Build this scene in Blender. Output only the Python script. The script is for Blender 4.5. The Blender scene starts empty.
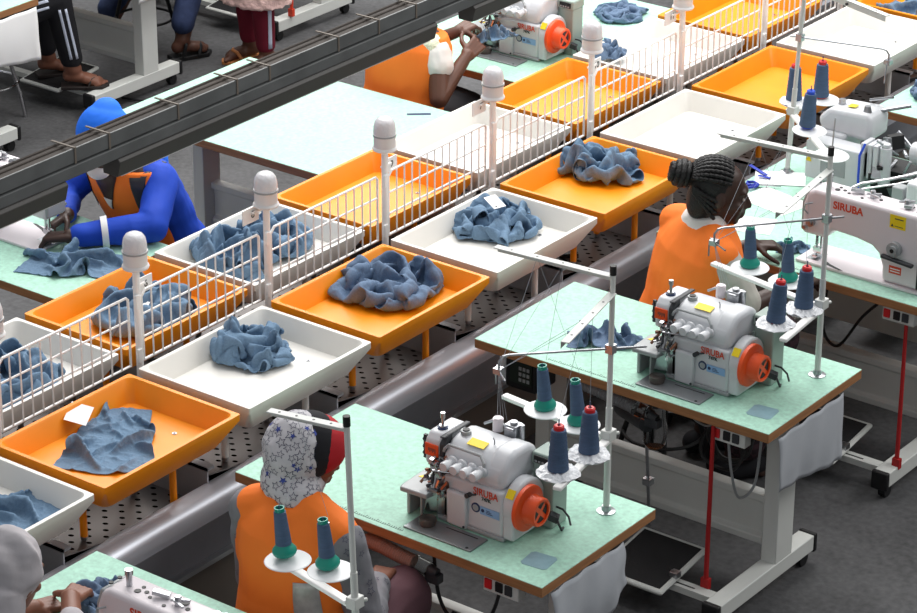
import bpy, bmesh, math, random
import numpy as np
from math import sin, cos, pi, radians as R
from mathutils import Vector as V, Matrix as MX, Euler, noise
from mathutils.bvhtree import BVHTree
random.seed(7)
SC = bpy.context.scene
COL = SC.collection
TMP = bpy.data.scenes.new('workbench')

# ------------------------------------------------------------------ materials
def lin(c):
    def f(x):
        x = x / 255.0
        return x / 12.92 if x <= 0.04045 else ((x + 0.055) / 1.055) ** 2.4
    return (f(c[0]), f(c[1]), f(c[2]), 1.0)

def mat(name, col, rough=0.5, metal=0.0, var=0.0, vscale=20.0, bump=0.0, bscale=60.0, trans=0.0, alpha=1.0, spec=0.5, stretch=None, ior=1.45):
    m = bpy.data.materials.new(name); m.use_nodes = True
    nt = m.node_tree; b = nt.nodes['Principled BSDF']
    b.inputs['Base Color'].default_value = lin(col)
    b.inputs['Roughness'].default_value = rough
    b.inputs['Metallic'].default_value = metal
    b.inputs['Specular IOR Level'].default_value = spec
    b.inputs['Transmission Weight'].default_value = trans
    b.inputs['IOR'].default_value = ior
    b.inputs['Alpha'].default_value = alpha
    if var or bump:
        tc = nt.nodes.new('ShaderNodeTexCoord')
        src = tc.outputs['Object']
        if stretch:
            mp = nt.nodes.new('ShaderNodeMapping'); mp.inputs['Scale'].default_value = stretch
            nt.links.new(src, mp.inputs['Vector']); src = mp.outputs['Vector']
    if var:
        n = nt.nodes.new('ShaderNodeTexNoise'); n.inputs['Scale'].default_value = vscale; n.inputs['Detail'].default_value = 5
        nt.links.new(src, n.inputs['Vector'])
        rp = nt.nodes.new('ShaderNodeValToRGB')
        c = lin(col)
        rp.color_ramp.elements[0].position = 0.3; rp.color_ramp.elements[1].position = 0.7
        rp.color_ramp.elements[0].color = tuple(max(0, x * (1 - var)) for x in c[:3]) + (1,)
        rp.color_ramp.elements[1].color = tuple(min(1, x * (1 + var)) for x in c[:3]) + (1,)
        nt.links.new(n.outputs['Fac'], rp.inputs['Fac']); nt.links.new(rp.outputs['Color'], b.inputs['Base Color'])
    if bump:
        n2 = nt.nodes.new('ShaderNodeTexNoise'); n2.inputs['Scale'].default_value = bscale; n2.inputs['Detail'].default_value = 4
        nt.links.new(src, n2.inputs['Vector'])
        bp = nt.nodes.new('ShaderNodeBump'); bp.inputs['Strength'].default_value = bump; bp.inputs['Distance'].default_value = 0.01
        nt.links.new(n2.outputs['Fac'], bp.inputs['Height']); nt.links.new(bp.outputs['Normal'], b.inputs['Normal'])
    return m

M = {}
M['orange_tray'] = mat('orange_paint', (247, 146, 10), 0.42, var=0.07, vscale=6, bump=0.05, bscale=14)
M['white_tray'] = mat('white_paint', (226, 223, 217), 0.45, var=0.03, vscale=6)
M['white_metal'] = mat('white_enamel', (247, 246, 244), 0.4)
M['green'] = mat('green_laminate', (166, 209, 190), 0.6, var=0.13, vscale=70, spec=0.3)
M['wood_edge'] = mat('plywood_edge', (160, 112, 72), 0.6, var=0.2, vscale=8, stretch=(1, 1, 12))
M['wood_under'] = mat('plywood_under', (90, 70, 52), 0.8)
M['stand'] = mat('stand_grey_enamel', (210, 212, 208), 0.45, var=0.05, vscale=5)
M['black'] = mat('black_plastic', (22, 22, 24), 0.5)
M['dark'] = mat('dark_grey', (52, 54, 58), 0.5)
M['rubber'] = mat('black_rubber_mat', (30, 29, 31), 0.85, bump=0.3, bscale=300)
M['steel'] = mat('steel', (176, 178, 182), 0.28, 0.9)
M['chrome'] = mat('chrome', (205, 205, 208), 0.16, 1.0)
M['greysteel'] = mat('grey_plate', (140, 143, 146), 0.38, 0.6, var=0.05)
M['machine'] = mat('machine_white', (208, 210, 214), 0.32, var=0.02)
M['machine2'] = mat('machine_light', (226, 218, 222), 0.3)
M['machgrey'] = mat('machine_grey', (158, 162, 164), 0.35)
M['motor'] = mat('motor_greygreen', (150, 166, 158), 0.4)
M['wheel'] = mat('orange_wheel', (236, 84, 30), 0.4)
M['brandred'] = mat('brand_red', (214, 74, 44), 0.5)
M['yellow'] = mat('yellow_sticker', (244, 214, 20), 0.5)
M['blue_label'] = mat('blue_label', (140, 178, 220), 0.5)
M['bluedark'] = mat('dark_blue_print', (42, 58, 96), 0.5)
M['paper'] = mat('white_paper', (240, 240, 240), 0.7)
M['sheet'] = mat('hanging_cloth', (176, 180, 186), 0.85, bump=0.15, bscale=18)
M['denim'] = mat('slate_blue_fabric', (102, 129, 155), 0.85, var=0.12, vscale=160, bump=0.12, bscale=420)
M['denim2'] = mat('slate_blue_fabric_dull', (95, 116, 143), 0.85, var=0.12, vscale=160, bump=0.12, bscale=420)
M['teal'] = mat('teal_plastic', (18, 140, 122), 0.4)
M['redcap'] = mat('red_plastic', (206, 36, 40), 0.4)
M['bluecap'] = mat('blue_plastic', (36, 78, 200), 0.4)
M['thread'] = mat('slate_thread', (70, 92, 122), 0.7, var=0.12, vscale=30, bump=0.35, bscale=140, stretch=(1, 1, 6))
M['thread_light'] = mat('grey_thread', (176, 182, 190), 0.7)
M['disc'] = mat('white_disc', (226, 228, 230), 0.35)
M['film'] = mat('plastic_film', (226, 228, 232), 0.2, bump=0.9, bscale=45)
M['clear'] = mat('clear_plastic', (240, 244, 244), 0.06, trans=1.0, ior=1.08)
M['lampglass'] = mat('ribbed_lamp_glass', (236, 234, 238), 0.12, trans=0.15, ior=1.4, bump=0.3, bscale=90)
M['lampbase'] = mat('lamp_base', (228, 226, 226), 0.5)
M['vest'] = mat('orange_vest', (255, 126, 38), 0.75, var=0.04, vscale=8, bump=0.1, bscale=9)
M['blue_jacket'] = mat('blue_jacket', (14, 66, 184), 0.75, var=0.06, vscale=12, bump=0.2, bscale=14)
M['hood_blue'] = mat('bright_blue_hood', (20, 112, 236), 0.75, bump=0.1, bscale=12)
M['skin'] = mat('brown_skin', (96, 62, 48), 0.5, var=0.08, vscale=20)
M['skin_dark'] = mat('dark_brown_skin', (62, 42, 35), 0.45, var=0.08, vscale=20)
M['skin_mid'] = mat('mid_brown_skin', (124, 80, 62), 0.5, var=0.08, vscale=20)
M['scarf'] = mat('grey_scarf', (196, 194, 198), 0.85, var=0.04, bump=0.12, bscale=20)
M['starsleeve'] = mat('grey_sleeve', (122, 122, 128), 0.85, var=0.1, vscale=14, bump=0.15, bscale=16)
M['starline'] = mat('star_outline_navy', (56, 58, 84), 0.8)
M['starblue'] = mat('star_fill_blue', (62, 76, 150), 0.8)
M['red_cloth'] = mat('red_headwrap', (176, 22, 34), 0.75, bump=0.1, bscale=20)
M['mauve'] = mat('mauve_skirt', (104, 72, 80), 0.85, bump=0.2, bscale=14)
M['grey_shirt'] = mat('grey_shirt', (186, 182, 174), 0.85, bump=0.15, bscale=16)
M['white_cloth'] = mat('white_cloth', (226, 222, 218), 0.85, bump=0.15, bscale=25)
M['lace'] = mat('cream_lace', (222, 226, 200), 0.9, bump=0.6, bscale=120)
M['hair'] = mat('black_hair', (18, 16, 18), 0.5, bump=0.5, bscale=220)
M['grey_hood'] = mat('grey_hood', (172, 168, 172), 0.85, var=0.12, vscale=9, bump=0.3, bscale=16)
M['black_cloth'] = mat('black_cloth', (20, 20, 26), 0.85, bump=0.1, bscale=15)
M['navy_stripe'] = mat('pale_stripe', (196, 204, 222), 0.8)
M['maroon'] = mat('maroon_leggings', (112, 16, 40), 0.8, bump=0.1, bscale=15)
M['pink'] = mat('pale_pink_coat', (212, 178, 172), 0.9, bump=0.9, bscale=60)
M['jeans'] = mat('dark_jeans', (48, 62, 98), 0.85, var=0.15, vscale=40, bump=0.1, bscale=30)
M['sandal'] = mat('dark_sandal', (34, 26, 24), 0.6)
M['tan'] = mat('tan_slipper', (196, 128, 76), 0.7)
M['strap'] = mat('red_strap', (170, 24, 26), 0.6)
M['strap_o'] = mat('orange_red_strap', (214, 66, 40), 0.6)
M['hose'] = mat('ribbed_hose', (176, 140, 128), 0.5)
M['hosedark'] = mat('ribbed_hose_grey', (124, 124, 126), 0.5)
M['beam'] = mat('beam_grey_paint', (102, 104, 104), 0.55, var=0.18, vscale=9)
M['beam_dark'] = mat('beam_black_grey', (74, 71, 68), 0.45)
M['beam_top'] = mat('beam_dusty_top', (56, 48, 42), 0.8, var=0.35, vscale=14, stretch=(1.0, 0.2, 1.0))
M['cable_tie'] = mat('cable_tie', (122, 112, 102), 0.7)
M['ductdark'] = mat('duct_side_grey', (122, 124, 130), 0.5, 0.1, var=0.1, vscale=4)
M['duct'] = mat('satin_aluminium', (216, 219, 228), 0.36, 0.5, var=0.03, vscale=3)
M['polished'] = mat('step_steel', (160, 162, 166), 0.35, 0.45, var=0.1, vscale=3)
M['kick'] = mat('kick_panel_taupe', (112, 105, 98), 0.6, var=0.1, vscale=4)
M['cup'] = mat('smoke_plastic_cup', (84, 76, 72), 0.3)
M['bronze'] = mat('bronze_metal', (150, 110, 92), 0.3, 0.8)
M['tape'] = mat('reflective_strip', (186, 184, 182), 0.35, 0.3, var=0.15, vscale=40)
M['glass_inlay'] = mat('frosted_inlay', (136, 170, 180), 0.3, var=0.1, vscale=30)
M['print'] = mat('black_print', (52, 66, 62), 0.6)
M['screen'] = mat('control_screen', (34, 44, 36), 0.3)
M['ribbon'] = mat('royal_blue_ribbon', (28, 52, 170), 0.6)
M['wall'] = mat('hall_wall_paint', (150, 150, 148), 0.8)
M['eye'] = mat('eye_white', (176, 166, 158), 0.4)

def floor_mat():
    m = bpy.data.materials.new('concrete'); m.use_nodes = True
    nt = m.node_tree; b = nt.nodes['Principled BSDF']; L = nt.links.new
    tc = nt.nodes.new('ShaderNodeTexCoord')
    n1 = nt.nodes.new('ShaderNodeTexNoise'); n1.inputs['Scale'].default_value = 1.6; n1.inputs['Detail'].default_value = 8; n1.inputs['Roughness'].default_value = 0.65
    n2 = nt.nodes.new('ShaderNodeTexNoise'); n2.inputs['Scale'].default_value = 40; n2.inputs['Detail'].default_value = 6
    L(tc.outputs['Object'], n1.inputs['Vector']); L(tc.outputs['Object'], n2.inputs['Vector'])
    mx = nt.nodes.new('ShaderNodeMix'); mx.data_type = 'FLOAT'; mx.inputs[0].default_value = 0.35
    L(n1.outputs['Fac'], mx.inputs[2]); L(n2.outputs['Fac'], mx.inputs[3])
    rp = nt.nodes.new('ShaderNodeValToRGB')
    rp.color_ramp.elements[0].position = 0.33; rp.color_ramp.elements[0].color = lin((46, 46, 47))
    rp.color_ramp.elements[1].position = 0.66; rp.color_ramp.elements[1].color = lin((92, 92, 94))
    L(mx.outputs[0], rp.inputs['Fac']); L(rp.outputs['Color'], b.inputs['Base Color'])
    b.inputs['Roughness'].default_value = 0.75
    bp = nt.nodes.new('ShaderNodeBump'); bp.inputs['Strength'].default_value = 0.15; bp.inputs['Distance'].default_value = 0.01
    L(n2.outputs['Fac'], bp.inputs['Height']); L(bp.outputs['Normal'], b.inputs['Normal'])
    return m
M['floor'] = floor_mat()

def perf_mat():
    m = bpy.data.materials.new('perforated_steel'); m.use_nodes = True
    nt = m.node_tree; b = nt.nodes['Principled BSDF']; L = nt.links.new
    b.inputs['Metallic'].default_value = 0.75; b.inputs['Roughness'].default_value = 0.36
    tc = nt.nodes.new('ShaderNodeTexCoord'); mp = nt.nodes.new('ShaderNodeMapping')
    mp.inputs['Scale'].default_value = (18, 18, 0); mp.inputs['Rotation'].default_value = (0, 0, R(45))
    L(tc.outputs['Object'], mp.inputs['Vector'])
    fr = nt.nodes.new('ShaderNodeVectorMath'); fr.operation = 'FRACTION'; L(mp.outputs['Vector'], fr.inputs[0])
    sb = nt.nodes.new('ShaderNodeVectorMath'); sb.operation = 'SUBTRACT'; sb.inputs[1].default_value = (.5, .5, 0); L(fr.outputs[0], sb.inputs[0])
    ln = nt.nodes.new('ShaderNodeVectorMath'); ln.operation = 'LENGTH'; L(sb.outputs[0], ln.inputs[0])
    lt = nt.nodes.new('ShaderNodeMath'); lt.operation = 'LESS_THAN'; lt.inputs[1].default_value = 0.175; L(ln.outputs['Value'], lt.inputs[0])
    mx = nt.nodes.new('ShaderNodeMix'); mx.data_type = 'RGBA'
    mx.inputs[6].default_value = lin((98, 93, 91)); mx.inputs[7].default_value = lin((14, 13, 13))
    L(lt.outputs[0], mx.inputs[0]); L(mx.outputs[2], b.inputs['Base Color'])
    iv = nt.nodes.new('ShaderNodeMath'); iv.operation = 'SUBTRACT'; iv.inputs[0].default_value = 0.75; L(lt.outputs[0], iv.inputs[1]); iv.use_clamp = True
    L(iv.outputs[0], b.inputs['Metallic'])
    sp = nt.nodes.new('ShaderNodeMath'); sp.operation = 'MULTIPLY'; sp.inputs[1].default_value = 0.6; L(iv.outputs[0], sp.inputs[0]); L(sp.outputs[0], b.inputs['Specular IOR Level'])
    return m
M['perf'] = perf_mat()

def skirt_mat():
    m = mat('diamond_pattern_skirt', (62, 40, 46), 0.8)
    nt = m.node_tree; b = nt.nodes['Principled BSDF']; L = nt.links.new
    tc = nt.nodes.new('ShaderNodeTexCoord'); mp = nt.nodes.new('ShaderNodeMapping'); mp.inputs['Rotation'].default_value = (0, 0, R(45)); mp.inputs['Scale'].default_value = (45, 45, 45)
    ck = nt.nodes.new('ShaderNodeTexChecker'); ck.inputs['Scale'].default_value = 1
    ck.inputs['Color1'].default_value = lin((66, 42, 50)); ck.inputs['Color2'].default_value = lin((38, 26, 32))
    L(tc.outputs['Object'], mp.inputs['Vector']); L(mp.outputs['Vector'], ck.inputs['Vector']); L(ck.outputs['Color'], b.inputs['Base Color'])
    return m
M['skirt'] = skirt_mat()

# ------------------------------------------------------------------ mesh builder
def frame(d):
    d = V(d).normalized()
    a = V((0, 0, 1)) if abs(d.z) < 0.9 else V((1, 0, 0))
    u = d.cross(a).normalized(); w = d.cross(u).normalized()
    return u, w

class MB:
    def __init__(s):
        s.v = []; s.f = []; s.m = []; s.T = None
    def add(s, vs, fs, mat=0):
        o = len(s.v)
        if s.T is not None: vs = [s.T @ V(p) for p in vs]
        s.v += [tuple(p) for p in vs]
        s.f += [tuple(i + o for i in f) for f in fs]; s.m += [mat] * len(fs)
        return s
    def box(s, x0, y0, z0, x1, y1, z1, mat=0, M4=None):
        vs = [V((x, y, z)) for z in (z0, z1) for y in (y0, y1) for x in (x0, x1)]
        if M4 is not None: vs = [M4 @ p for p in vs]
        return s.add(vs, [(0, 2, 3, 1), (4, 5, 7, 6), (0, 1, 5, 4), (2, 6, 7, 3), (0, 4, 6, 2), (1, 3, 7, 5)], mat)
    def cbox(s, c, d, rot=(0, 0, 0), mat=0):
        M4 = MX.Translation(V(c)) @ Euler(rot).to_matrix().to_4x4()
        return s.box(-d[0] / 2, -d[1] / 2, -d[2] / 2, d[0] / 2, d[1] / 2, d[2] / 2, mat, M4)
    def tube(s, pts, r, seg=8, mat=0, caps=True):
        pts = [V(p) for p in pts]; n = len(pts)
        rs = r if isinstance(r, (list, tuple)) else [r] * n
        d0 = (pts[1] - pts[0]).normalized(); u, w = frame(d0); vs = []; pd = d0
        for i, p in enumerate(pts):
            if i == 0: d = d0
            elif i == n - 1: d = (pts[i] - pts[i - 1]).normalized()
            else: d = ((pts[i] - pts[i - 1]).normalized() + (pts[i + 1] - pts[i]).normalized())
            if d.length < 1e-6: d = pd
            d = d.normalized()
            q = pd.rotation_difference(d); u = q @ u; w = q @ w; pd = d
            for k in range(seg):
                a = 2 * pi * k / seg
                vs.append(p + (u * cos(a) + w * sin(a)) * rs[i])
        fs = []
        for i in range(n - 1):
            for k in range(seg):
                k2 = (k + 1) % seg
                fs.append((i * seg + k, i * seg + k2, (i + 1) * seg + k2, (i + 1) * seg + k))
        if caps:
            fs.append(tuple(range(seg - 1, -1, -1))); fs.append(tuple((n - 1) * seg + k for k in range(seg)))
        return s.add(vs, fs, mat)
    def cyl(s, p0, p1, r0, r1=None, seg=16, mat=0):
        return s.tube([p0, p1], [r0, r0 if r1 is None else r1], seg, mat)
    def lathe(s, prof, M4=None, seg=24, mat=0):
        vs = []; fs = []; n = len(prof)
        for r, z in prof:
            for k in range(seg):
                a = 2 * pi * k / seg; vs.append(V((r * cos(a), r * sin(a), z)))
        for i in range(n - 1):
            for k in range(seg):
                k2 = (k + 1) % seg
                fs.append((i * seg + k, i * seg + k2, (i + 1) * seg + k2, (i + 1) * seg + k))
        if prof[0][0] > 1e-6: fs.append(tuple(range(seg - 1, -1, -1)))
        if prof[-1][0] > 1e-6: fs.append(tuple((n - 1) * seg + k for k in range(seg)))
        if M4 is not None: vs = [M4 @ p for p in vs]
        return s.add(vs, fs, mat)
    def prism(s, poly, axis, a0, a1, mat=0):
        def P(p, a):
            return {'x': V((a, p[0], p[1])), 'y': V((p[0], a, p[1])), 'z': V((p[0], p[1], a))}[axis]
        n = len(poly)
        vs = [P(p, a0) for p in poly] + [P(p, a1) for p in poly]
        fs = [tuple(range(n - 1, -1, -1)), tuple(range(n, 2 * n))]
        fs += [(i, (i + 1) % n, n + (i + 1) % n, n + i) for i in range(n)]
        return s.add(vs, fs, mat)
    def ell(s, c, r, rot=None, seg=20, rings=12, mat=0):
        vs = []; fs = []
        Rm = Euler(rot).to_matrix() if rot is not None and not isinstance(rot, MX) else (rot if rot is not None else MX.Identity(3))
        for i in range(1, rings):
            t = pi * i / rings
            for k in range(seg):
                a = 2 * pi * k / seg
                vs.append(V(c) + Rm @ V((r[0] * sin(t) * cos(a), r[1] * sin(t) * sin(a), r[2] * cos(t))))
        top = len(vs); vs.append(V(c) + Rm @ V((0, 0, r[2]))); bot = len(vs); vs.append(V(c) - Rm @ V((0, 0, r[2])))
        for i in range(rings - 2):
            for k in range(seg):
                k2 = (k + 1) % seg
                fs.append((i * seg + k, (i + 1) * seg + k, (i + 1) * seg + k2, i * seg + k2))
        for k in range(seg):
            k2 = (k + 1) % seg
            fs.append((top, k, k2)); fs.append((bot, (rings - 2) * seg + k2, (rings - 2) * seg + k))
        return s.add(vs, fs, mat)
    def cap(s, p0, r0, p1, r1, seg=14, mat=0):
        p0 = V(p0); p1 = V(p1); d = (p1 - p0)
        if d.length < 1e-5: return s.ell(p0, (r0,) * 3)
        d.normalize(); pts = []; rs = []
        for k in range(5):
            a = pi / 2 * k / 4; pts.append(p0 - d * r0 * cos(a)); rs.append(max(r0 * sin(a), r0 * 0.04))
        for k in range(5):
            a = pi / 2 * k / 4; pts.append(p1 + d * r1 * sin(a)); rs.append(max(r1 * cos(a), r1 * 0.04))
        return s.tube(pts, rs, seg, mat)
    def chain(s, pr, seg=14):
        for (a, ra), (b, rb) in zip(pr[:-1], pr[1:]): s.cap(a, ra, b, rb, seg)
        return s
    def loft(s, rings, seg=24, mat=0):
        # rings: (center, rx, ry, yaw) horizontal ellipses, or with a 5th item = normal direction
        vs = []; fs = []; n = len(rings)
        for g in rings:
            c, rx, ry = V(g[0]), g[1], g[2]; yaw = g[3] if len(g) > 3 else 0
            ux = V((cos(yaw), sin(yaw), 0)); uy = V((-sin(yaw), cos(yaw), 0))
            if len(g) > 4:
                nn = V(g[4]).normalized(); uy = nn.cross(ux).normalized(); ux = uy.cross(nn).normalized()
            for k in range(seg):
                a = 2 * pi * k / seg
                vs.append(c + ux * rx * cos(a) + uy * ry * sin(a))
        for i in range(n - 1):
            for k in range(seg):
                k2 = (k + 1) % seg
                fs.append((i * seg + k, i * seg + k2, (i + 1) * seg + k2, (i + 1) * seg + k))
        fs.append(tuple(range(seg - 1, -1, -1))); fs.append(tuple((n - 1) * seg + k for k in range(seg)))
        return s.add(vs, fs, mat)
    def mesh(s, name):
        me = bpy.data.meshes.new(name); me.from_pydata(s.v, [], s.f); me.update()
        bm = bmesh.new(); bm.from_mesh(me)
        for f, mi in zip(bm.faces, s.m): f.material_index = mi
        bmesh.ops.recalc_face_normals(bm, faces=bm.faces)
        bm.to_mesh(me); bm.free()
        return me
    def build(s, name, mats, parent=None, loc=(0, 0, 0), rot=(0, 0, 0), smooth=35, bev=0.0, bseg=2):
        me = s.mesh(name)
        return link(name, me, mats, parent, loc, rot, smooth, bev, bseg)

def link(name, me, mats, parent=None, loc=(0, 0, 0), rot=(0, 0, 0), smooth=35, bev=0.0, bseg=2):
    if not isinstance(mats, (list, tuple)): mats = [mats]
    for x in mats: me.materials.append(M[x] if isinstance(x, str) else x)
    if smooth:
        me.polygons.foreach_set('use_smooth', [True] * len(me.polygons))
        if smooth < 180: me.set_sharp_from_angle(angle=R(smooth))
    o = bpy.data.objects.new(name, me); COL.objects.link(o)
    o.location = loc; o.rotation_euler = rot
    if parent is not None: o.parent = parent
    if bev:
        b = o.modifiers.new('bevel', 'BEVEL'); b.width = bev; b.segments = bseg; b.limit_method = 'ANGLE'; b.angle_limit = R(40); b.harden_normals = False
    return o

def tag(o, label, cat, group=None, kind=None):
    if label: o['label'] = label
    if cat: o['category'] = cat
    if group: o['group'] = group
    if kind: o['kind'] = kind
    return o
def thing(name, label, cat, loc=(0, 0, 0), rz=0.0, group=None):
    o = bpy.data.objects.new(name, None); COL.objects.link(o)
    o.location = loc; o.rotation_euler = (0, 0, rz); o.empty_display_size = 0.05
    return tag(o, label, cat, group)
def dup(root, loc, rz=0.0, label=None, group=None, skip=()):
    r = root.copy(); COL.objects.link(r); r.location = loc; r.rotation_euler = (0, 0, rz)
    if label: r['label'] = label
    if group: r['group'] = group
    def rec(src, dst):
        for ch in list(src.children):
            if ch.name.split('.')[0] in skip: continue
            c = ch.copy(); COL.objects.link(c); c.parent = dst
            rec(ch, c)
    rec(root, r)
    return r
def tmp_graph():
    with bpy.context.temp_override(scene=TMP, view_layer=TMP.view_layers[0]):
        return bpy.context.evaluated_depsgraph_get()
def text_on(name, s, size, mats, parent, loc, rot, extrude=0.0004, shear=0.0, bold=0.0, align='CENTER', sx=1.0):
    cu = bpy.data.curves.new(name, 'FONT'); cu.body = s; cu.size = size; cu.extrude = extrude; cu.shear = shear; cu.offset = bold
    cu.align_x = align; cu.align_y = 'CENTER'
    tmp = bpy.data.objects.new('tmp', cu); TMP.collection.objects.link(tmp)
    dg = tmp_graph()
    me = bpy.data.meshes.new_from_object(tmp.evaluated_get(dg))
    bpy.data.objects.remove(tmp)
    for v in me.vertices: v.co.x *= sx
    me.materials.clear()
    return link(name, me, mats, parent, loc, rot, 0)
def rem(mb, voxel, smooth=3, wob=0.0, wscale=8.0, seed=0.0, fac=0.5):
    """one continuous skin around overlapping closed volumes"""
    me = mb.mesh('tmp'); o = bpy.data.objects.new('tmp', me); TMP.collection.objects.link(o)
    r = o.modifiers.new('r', 'REMESH'); r.mode = 'VOXEL'; r.voxel_size = voxel; r.adaptivity = 0
    if smooth:
        s = o.modifiers.new('s', 'SMOOTH'); s.factor = fac; s.iterations = smooth
    dg = tmp_graph()
    out = bpy.data.meshes.new_from_object(o.evaluated_get(dg))
    bpy.data.objects.remove(o)
    out.materials.clear()
    if wob:
        nor = [n_.vector.copy() for n_ in out.vertex_normals]
        for v, vn in zip(out.vertices, nor):
            p = v.co * wscale + V((seed, seed * 1.7, 0))
            n1 = noise.noise(p); n2 = noise.noise(p * 2.3 + V((5, 1, 9)))
            w = (1 - abs(n1) * 2.2) * 0.6 + n2 * 0.4
            v.co += vn * (w - 0.3) * wob
        out.update()
    return out
# ------------------------------------------------------------------ camera (fitted to the table corners)
F_PX = 2885.518
PIT, YAW, ROL = R(24.853348619791674), R(-36.876953012572905), R(0.2625678848366059)
CAMP = V((5.4354, -6.063, 5.0908))
_f = V((sin(YAW) * cos(PIT), cos(YAW) * cos(PIT), -sin(PIT)))
_r = V((cos(YAW), -sin(YAW), 0)); _u = _r.cross(_f)
_r, _u = _r * cos(ROL) + _u * sin(ROL), -_r * sin(ROL) + _u * cos(ROL)
cd = bpy.data.cameras.new('camera'); cam = bpy.data.objects.new('camera', cd); COL.objects.link(cam)
cam.matrix_world = MX(((_r.x, _u.x, -_f.x, CAMP.x), (_r.y, _u.y, -_f.y, CAMP.y), (_r.z, _u.z, -_f.z, CAMP.z), (0, 0, 0, 1)))
cd.sensor_width = 36; cd.lens = F_PX / 917 * 36; cd.clip_end = 200
SC.camera = cam
SC.view_settings.view_transform = 'Standard'; SC.view_settings.look = 'None'; SC.view_settings.gamma = 1; SC.view_settings.use_curve_mapping = False
SC.view_settings.exposure = 0.0

# ------------------------------------------------------------------ light: hall skylights + soft ambient
w = bpy.data.worlds.new('hall_daylight'); SC.world = w; w.use_nodes = True
bg = w.node_tree.nodes['Background']; bg.inputs[0].default_value = (0.93, 0.96, 1.0, 1); bg.inputs[1].default_value = 0.48
def area(name, loc, rot, sx, sy, power, col=(1, 1, 1)):
    l = bpy.data.lights.new(name, 'AREA'); l.shape = 'RECTANGLE'; l.size = sx; l.size_y = sy; l.energy = power; l.color = col
    o = bpy.data.objects.new(name, l); COL.objects.link(o); o.location = loc; o.rotation_euler = rot
    return o
area('roof_skylight', (-1.8, 4.6, 6.2), (R(-16), R(-12), 0), 4.5, 7.5, 610, (1.0, 0.985, 0.96))
area('roof_skylight', (-6.0, 6.5, 6.0), (R(-22), R(-18), 0), 3.0, 7.0, 430, (1.0, 0.985, 0.96))
area('roof_skylight', (5.5, 6.0, 6.3), (R(-22), R(34), 0), 3.0, 7.0, 310, (1.0, 0.99, 0.97))

# ------------------------------------------------------------------ floor
mb = MB(); mb.box(-14, -8, -0.1, 9, 15, 0)
fl = mb.build('floor', 'floor', smooth=0); tag(fl, 'dark grey stained concrete hall floor', 'floor', kind='structure')

# ------------------------------------------------------------------ duct running under the trays, with stepped perforated sheets
PITCH = 0.68
d = thing('metal_duct', 'long dark grey sheet-metal duct with rounded silver top edge under the tray row', 'duct', (0, 0, 0))
YA0, YB0 = -2.2, 7.2
mb = MB()
prof = [(-0.20, 0.34)]
for k in range(9):
    a = pi / 2 * k / 8 * 1.35
    prof.append((-0.265 + 0.065 * cos(a), 0.475 + 0.065 * sin(a)))
prof += [(-0.283, 0.47), (-0.275, 0.40), (-0.225, 0.34)]
mb.prism([(p[0], p[1]) for p in prof], 'y', YA0, YB0)
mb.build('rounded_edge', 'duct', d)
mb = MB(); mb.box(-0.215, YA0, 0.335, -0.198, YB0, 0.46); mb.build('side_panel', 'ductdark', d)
mb = MB(); mb.box(-0.235, YA0, 0.318, -0.175, YB0, 0.335); mb.build('lip', 'steel', d)
mb = MB(); mb.box(-0.27, YA0, 0.0, -0.235, YB0, 0.318); mb.build('kick_panel', 'kick', d)
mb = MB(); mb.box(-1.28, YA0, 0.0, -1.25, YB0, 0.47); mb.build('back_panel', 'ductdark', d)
for k in range(-4, 9):
    y0 = 0.19 + PITCH * k; y1 = y0 + PITCH
    if k == -4: y0 = YA0
    mb = MB(); za, zb = 0.565, 0.45
    P = [V((-0.69, y0, za)), V((-0.288, y0, za)), V((-0.288, y1, zb)), V((-0.69, y1, zb))]
    mb.add([p for p in P] + [p - V((0, 0, .004)) for p in P], [(0, 1, 2, 3), (7, 6, 5, 4), (0, 4, 5, 1), (1, 5, 6, 2), (2, 6, 7, 3), (3, 7, 4, 0)])
    mb.build('perforated_sheet', 'perf', d, smooth=0)
    mb = MB(); mb.box(-0.69, y1 - 0.006, zb - 0.02, -0.288, y1, 0.588)
    mb.box(-0.69, y1 - 0.006, 0.578, -0.288, y1 + 0.03, 0.588)
    mb.build('step_plate', 'polished', d, smooth=0)

mb = MB(); mb.box(-1.25, YA0, 0.446, -0.70, YB0, 0.45); mb.build('rear_sheet', 'perf', d, smooth=0)
mb = MB(); mb.box(-0.70, YA0, 0.38, -0.69, YB0, 0.46); mb.build('divider', 'ductdark', d, smooth=0)
# hall walls far behind the picture
mb = MB(); mb.box(-14, 15, 0, 9, 15.2, 7); tag(mb.build('wall_back', 'wall', smooth=0), 'plain grey far end wall of the hall', 'wall', kind='structure')
mb = MB(); mb.box(-14.2, -8, 0, -14, 15.2, 7); tag(mb.build('wall_left', 'wall', smooth=0), 'plain grey long side wall of the hall', 'wall', kind='structure')
mb = MB(); mb.box(9, -8, 0, 9.2, 15.2, 7); tag(mb.build('wall_right', 'wall', smooth=0), 'plain grey side wall of the hall on the aisle side', 'wall', kind='structure')
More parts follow.
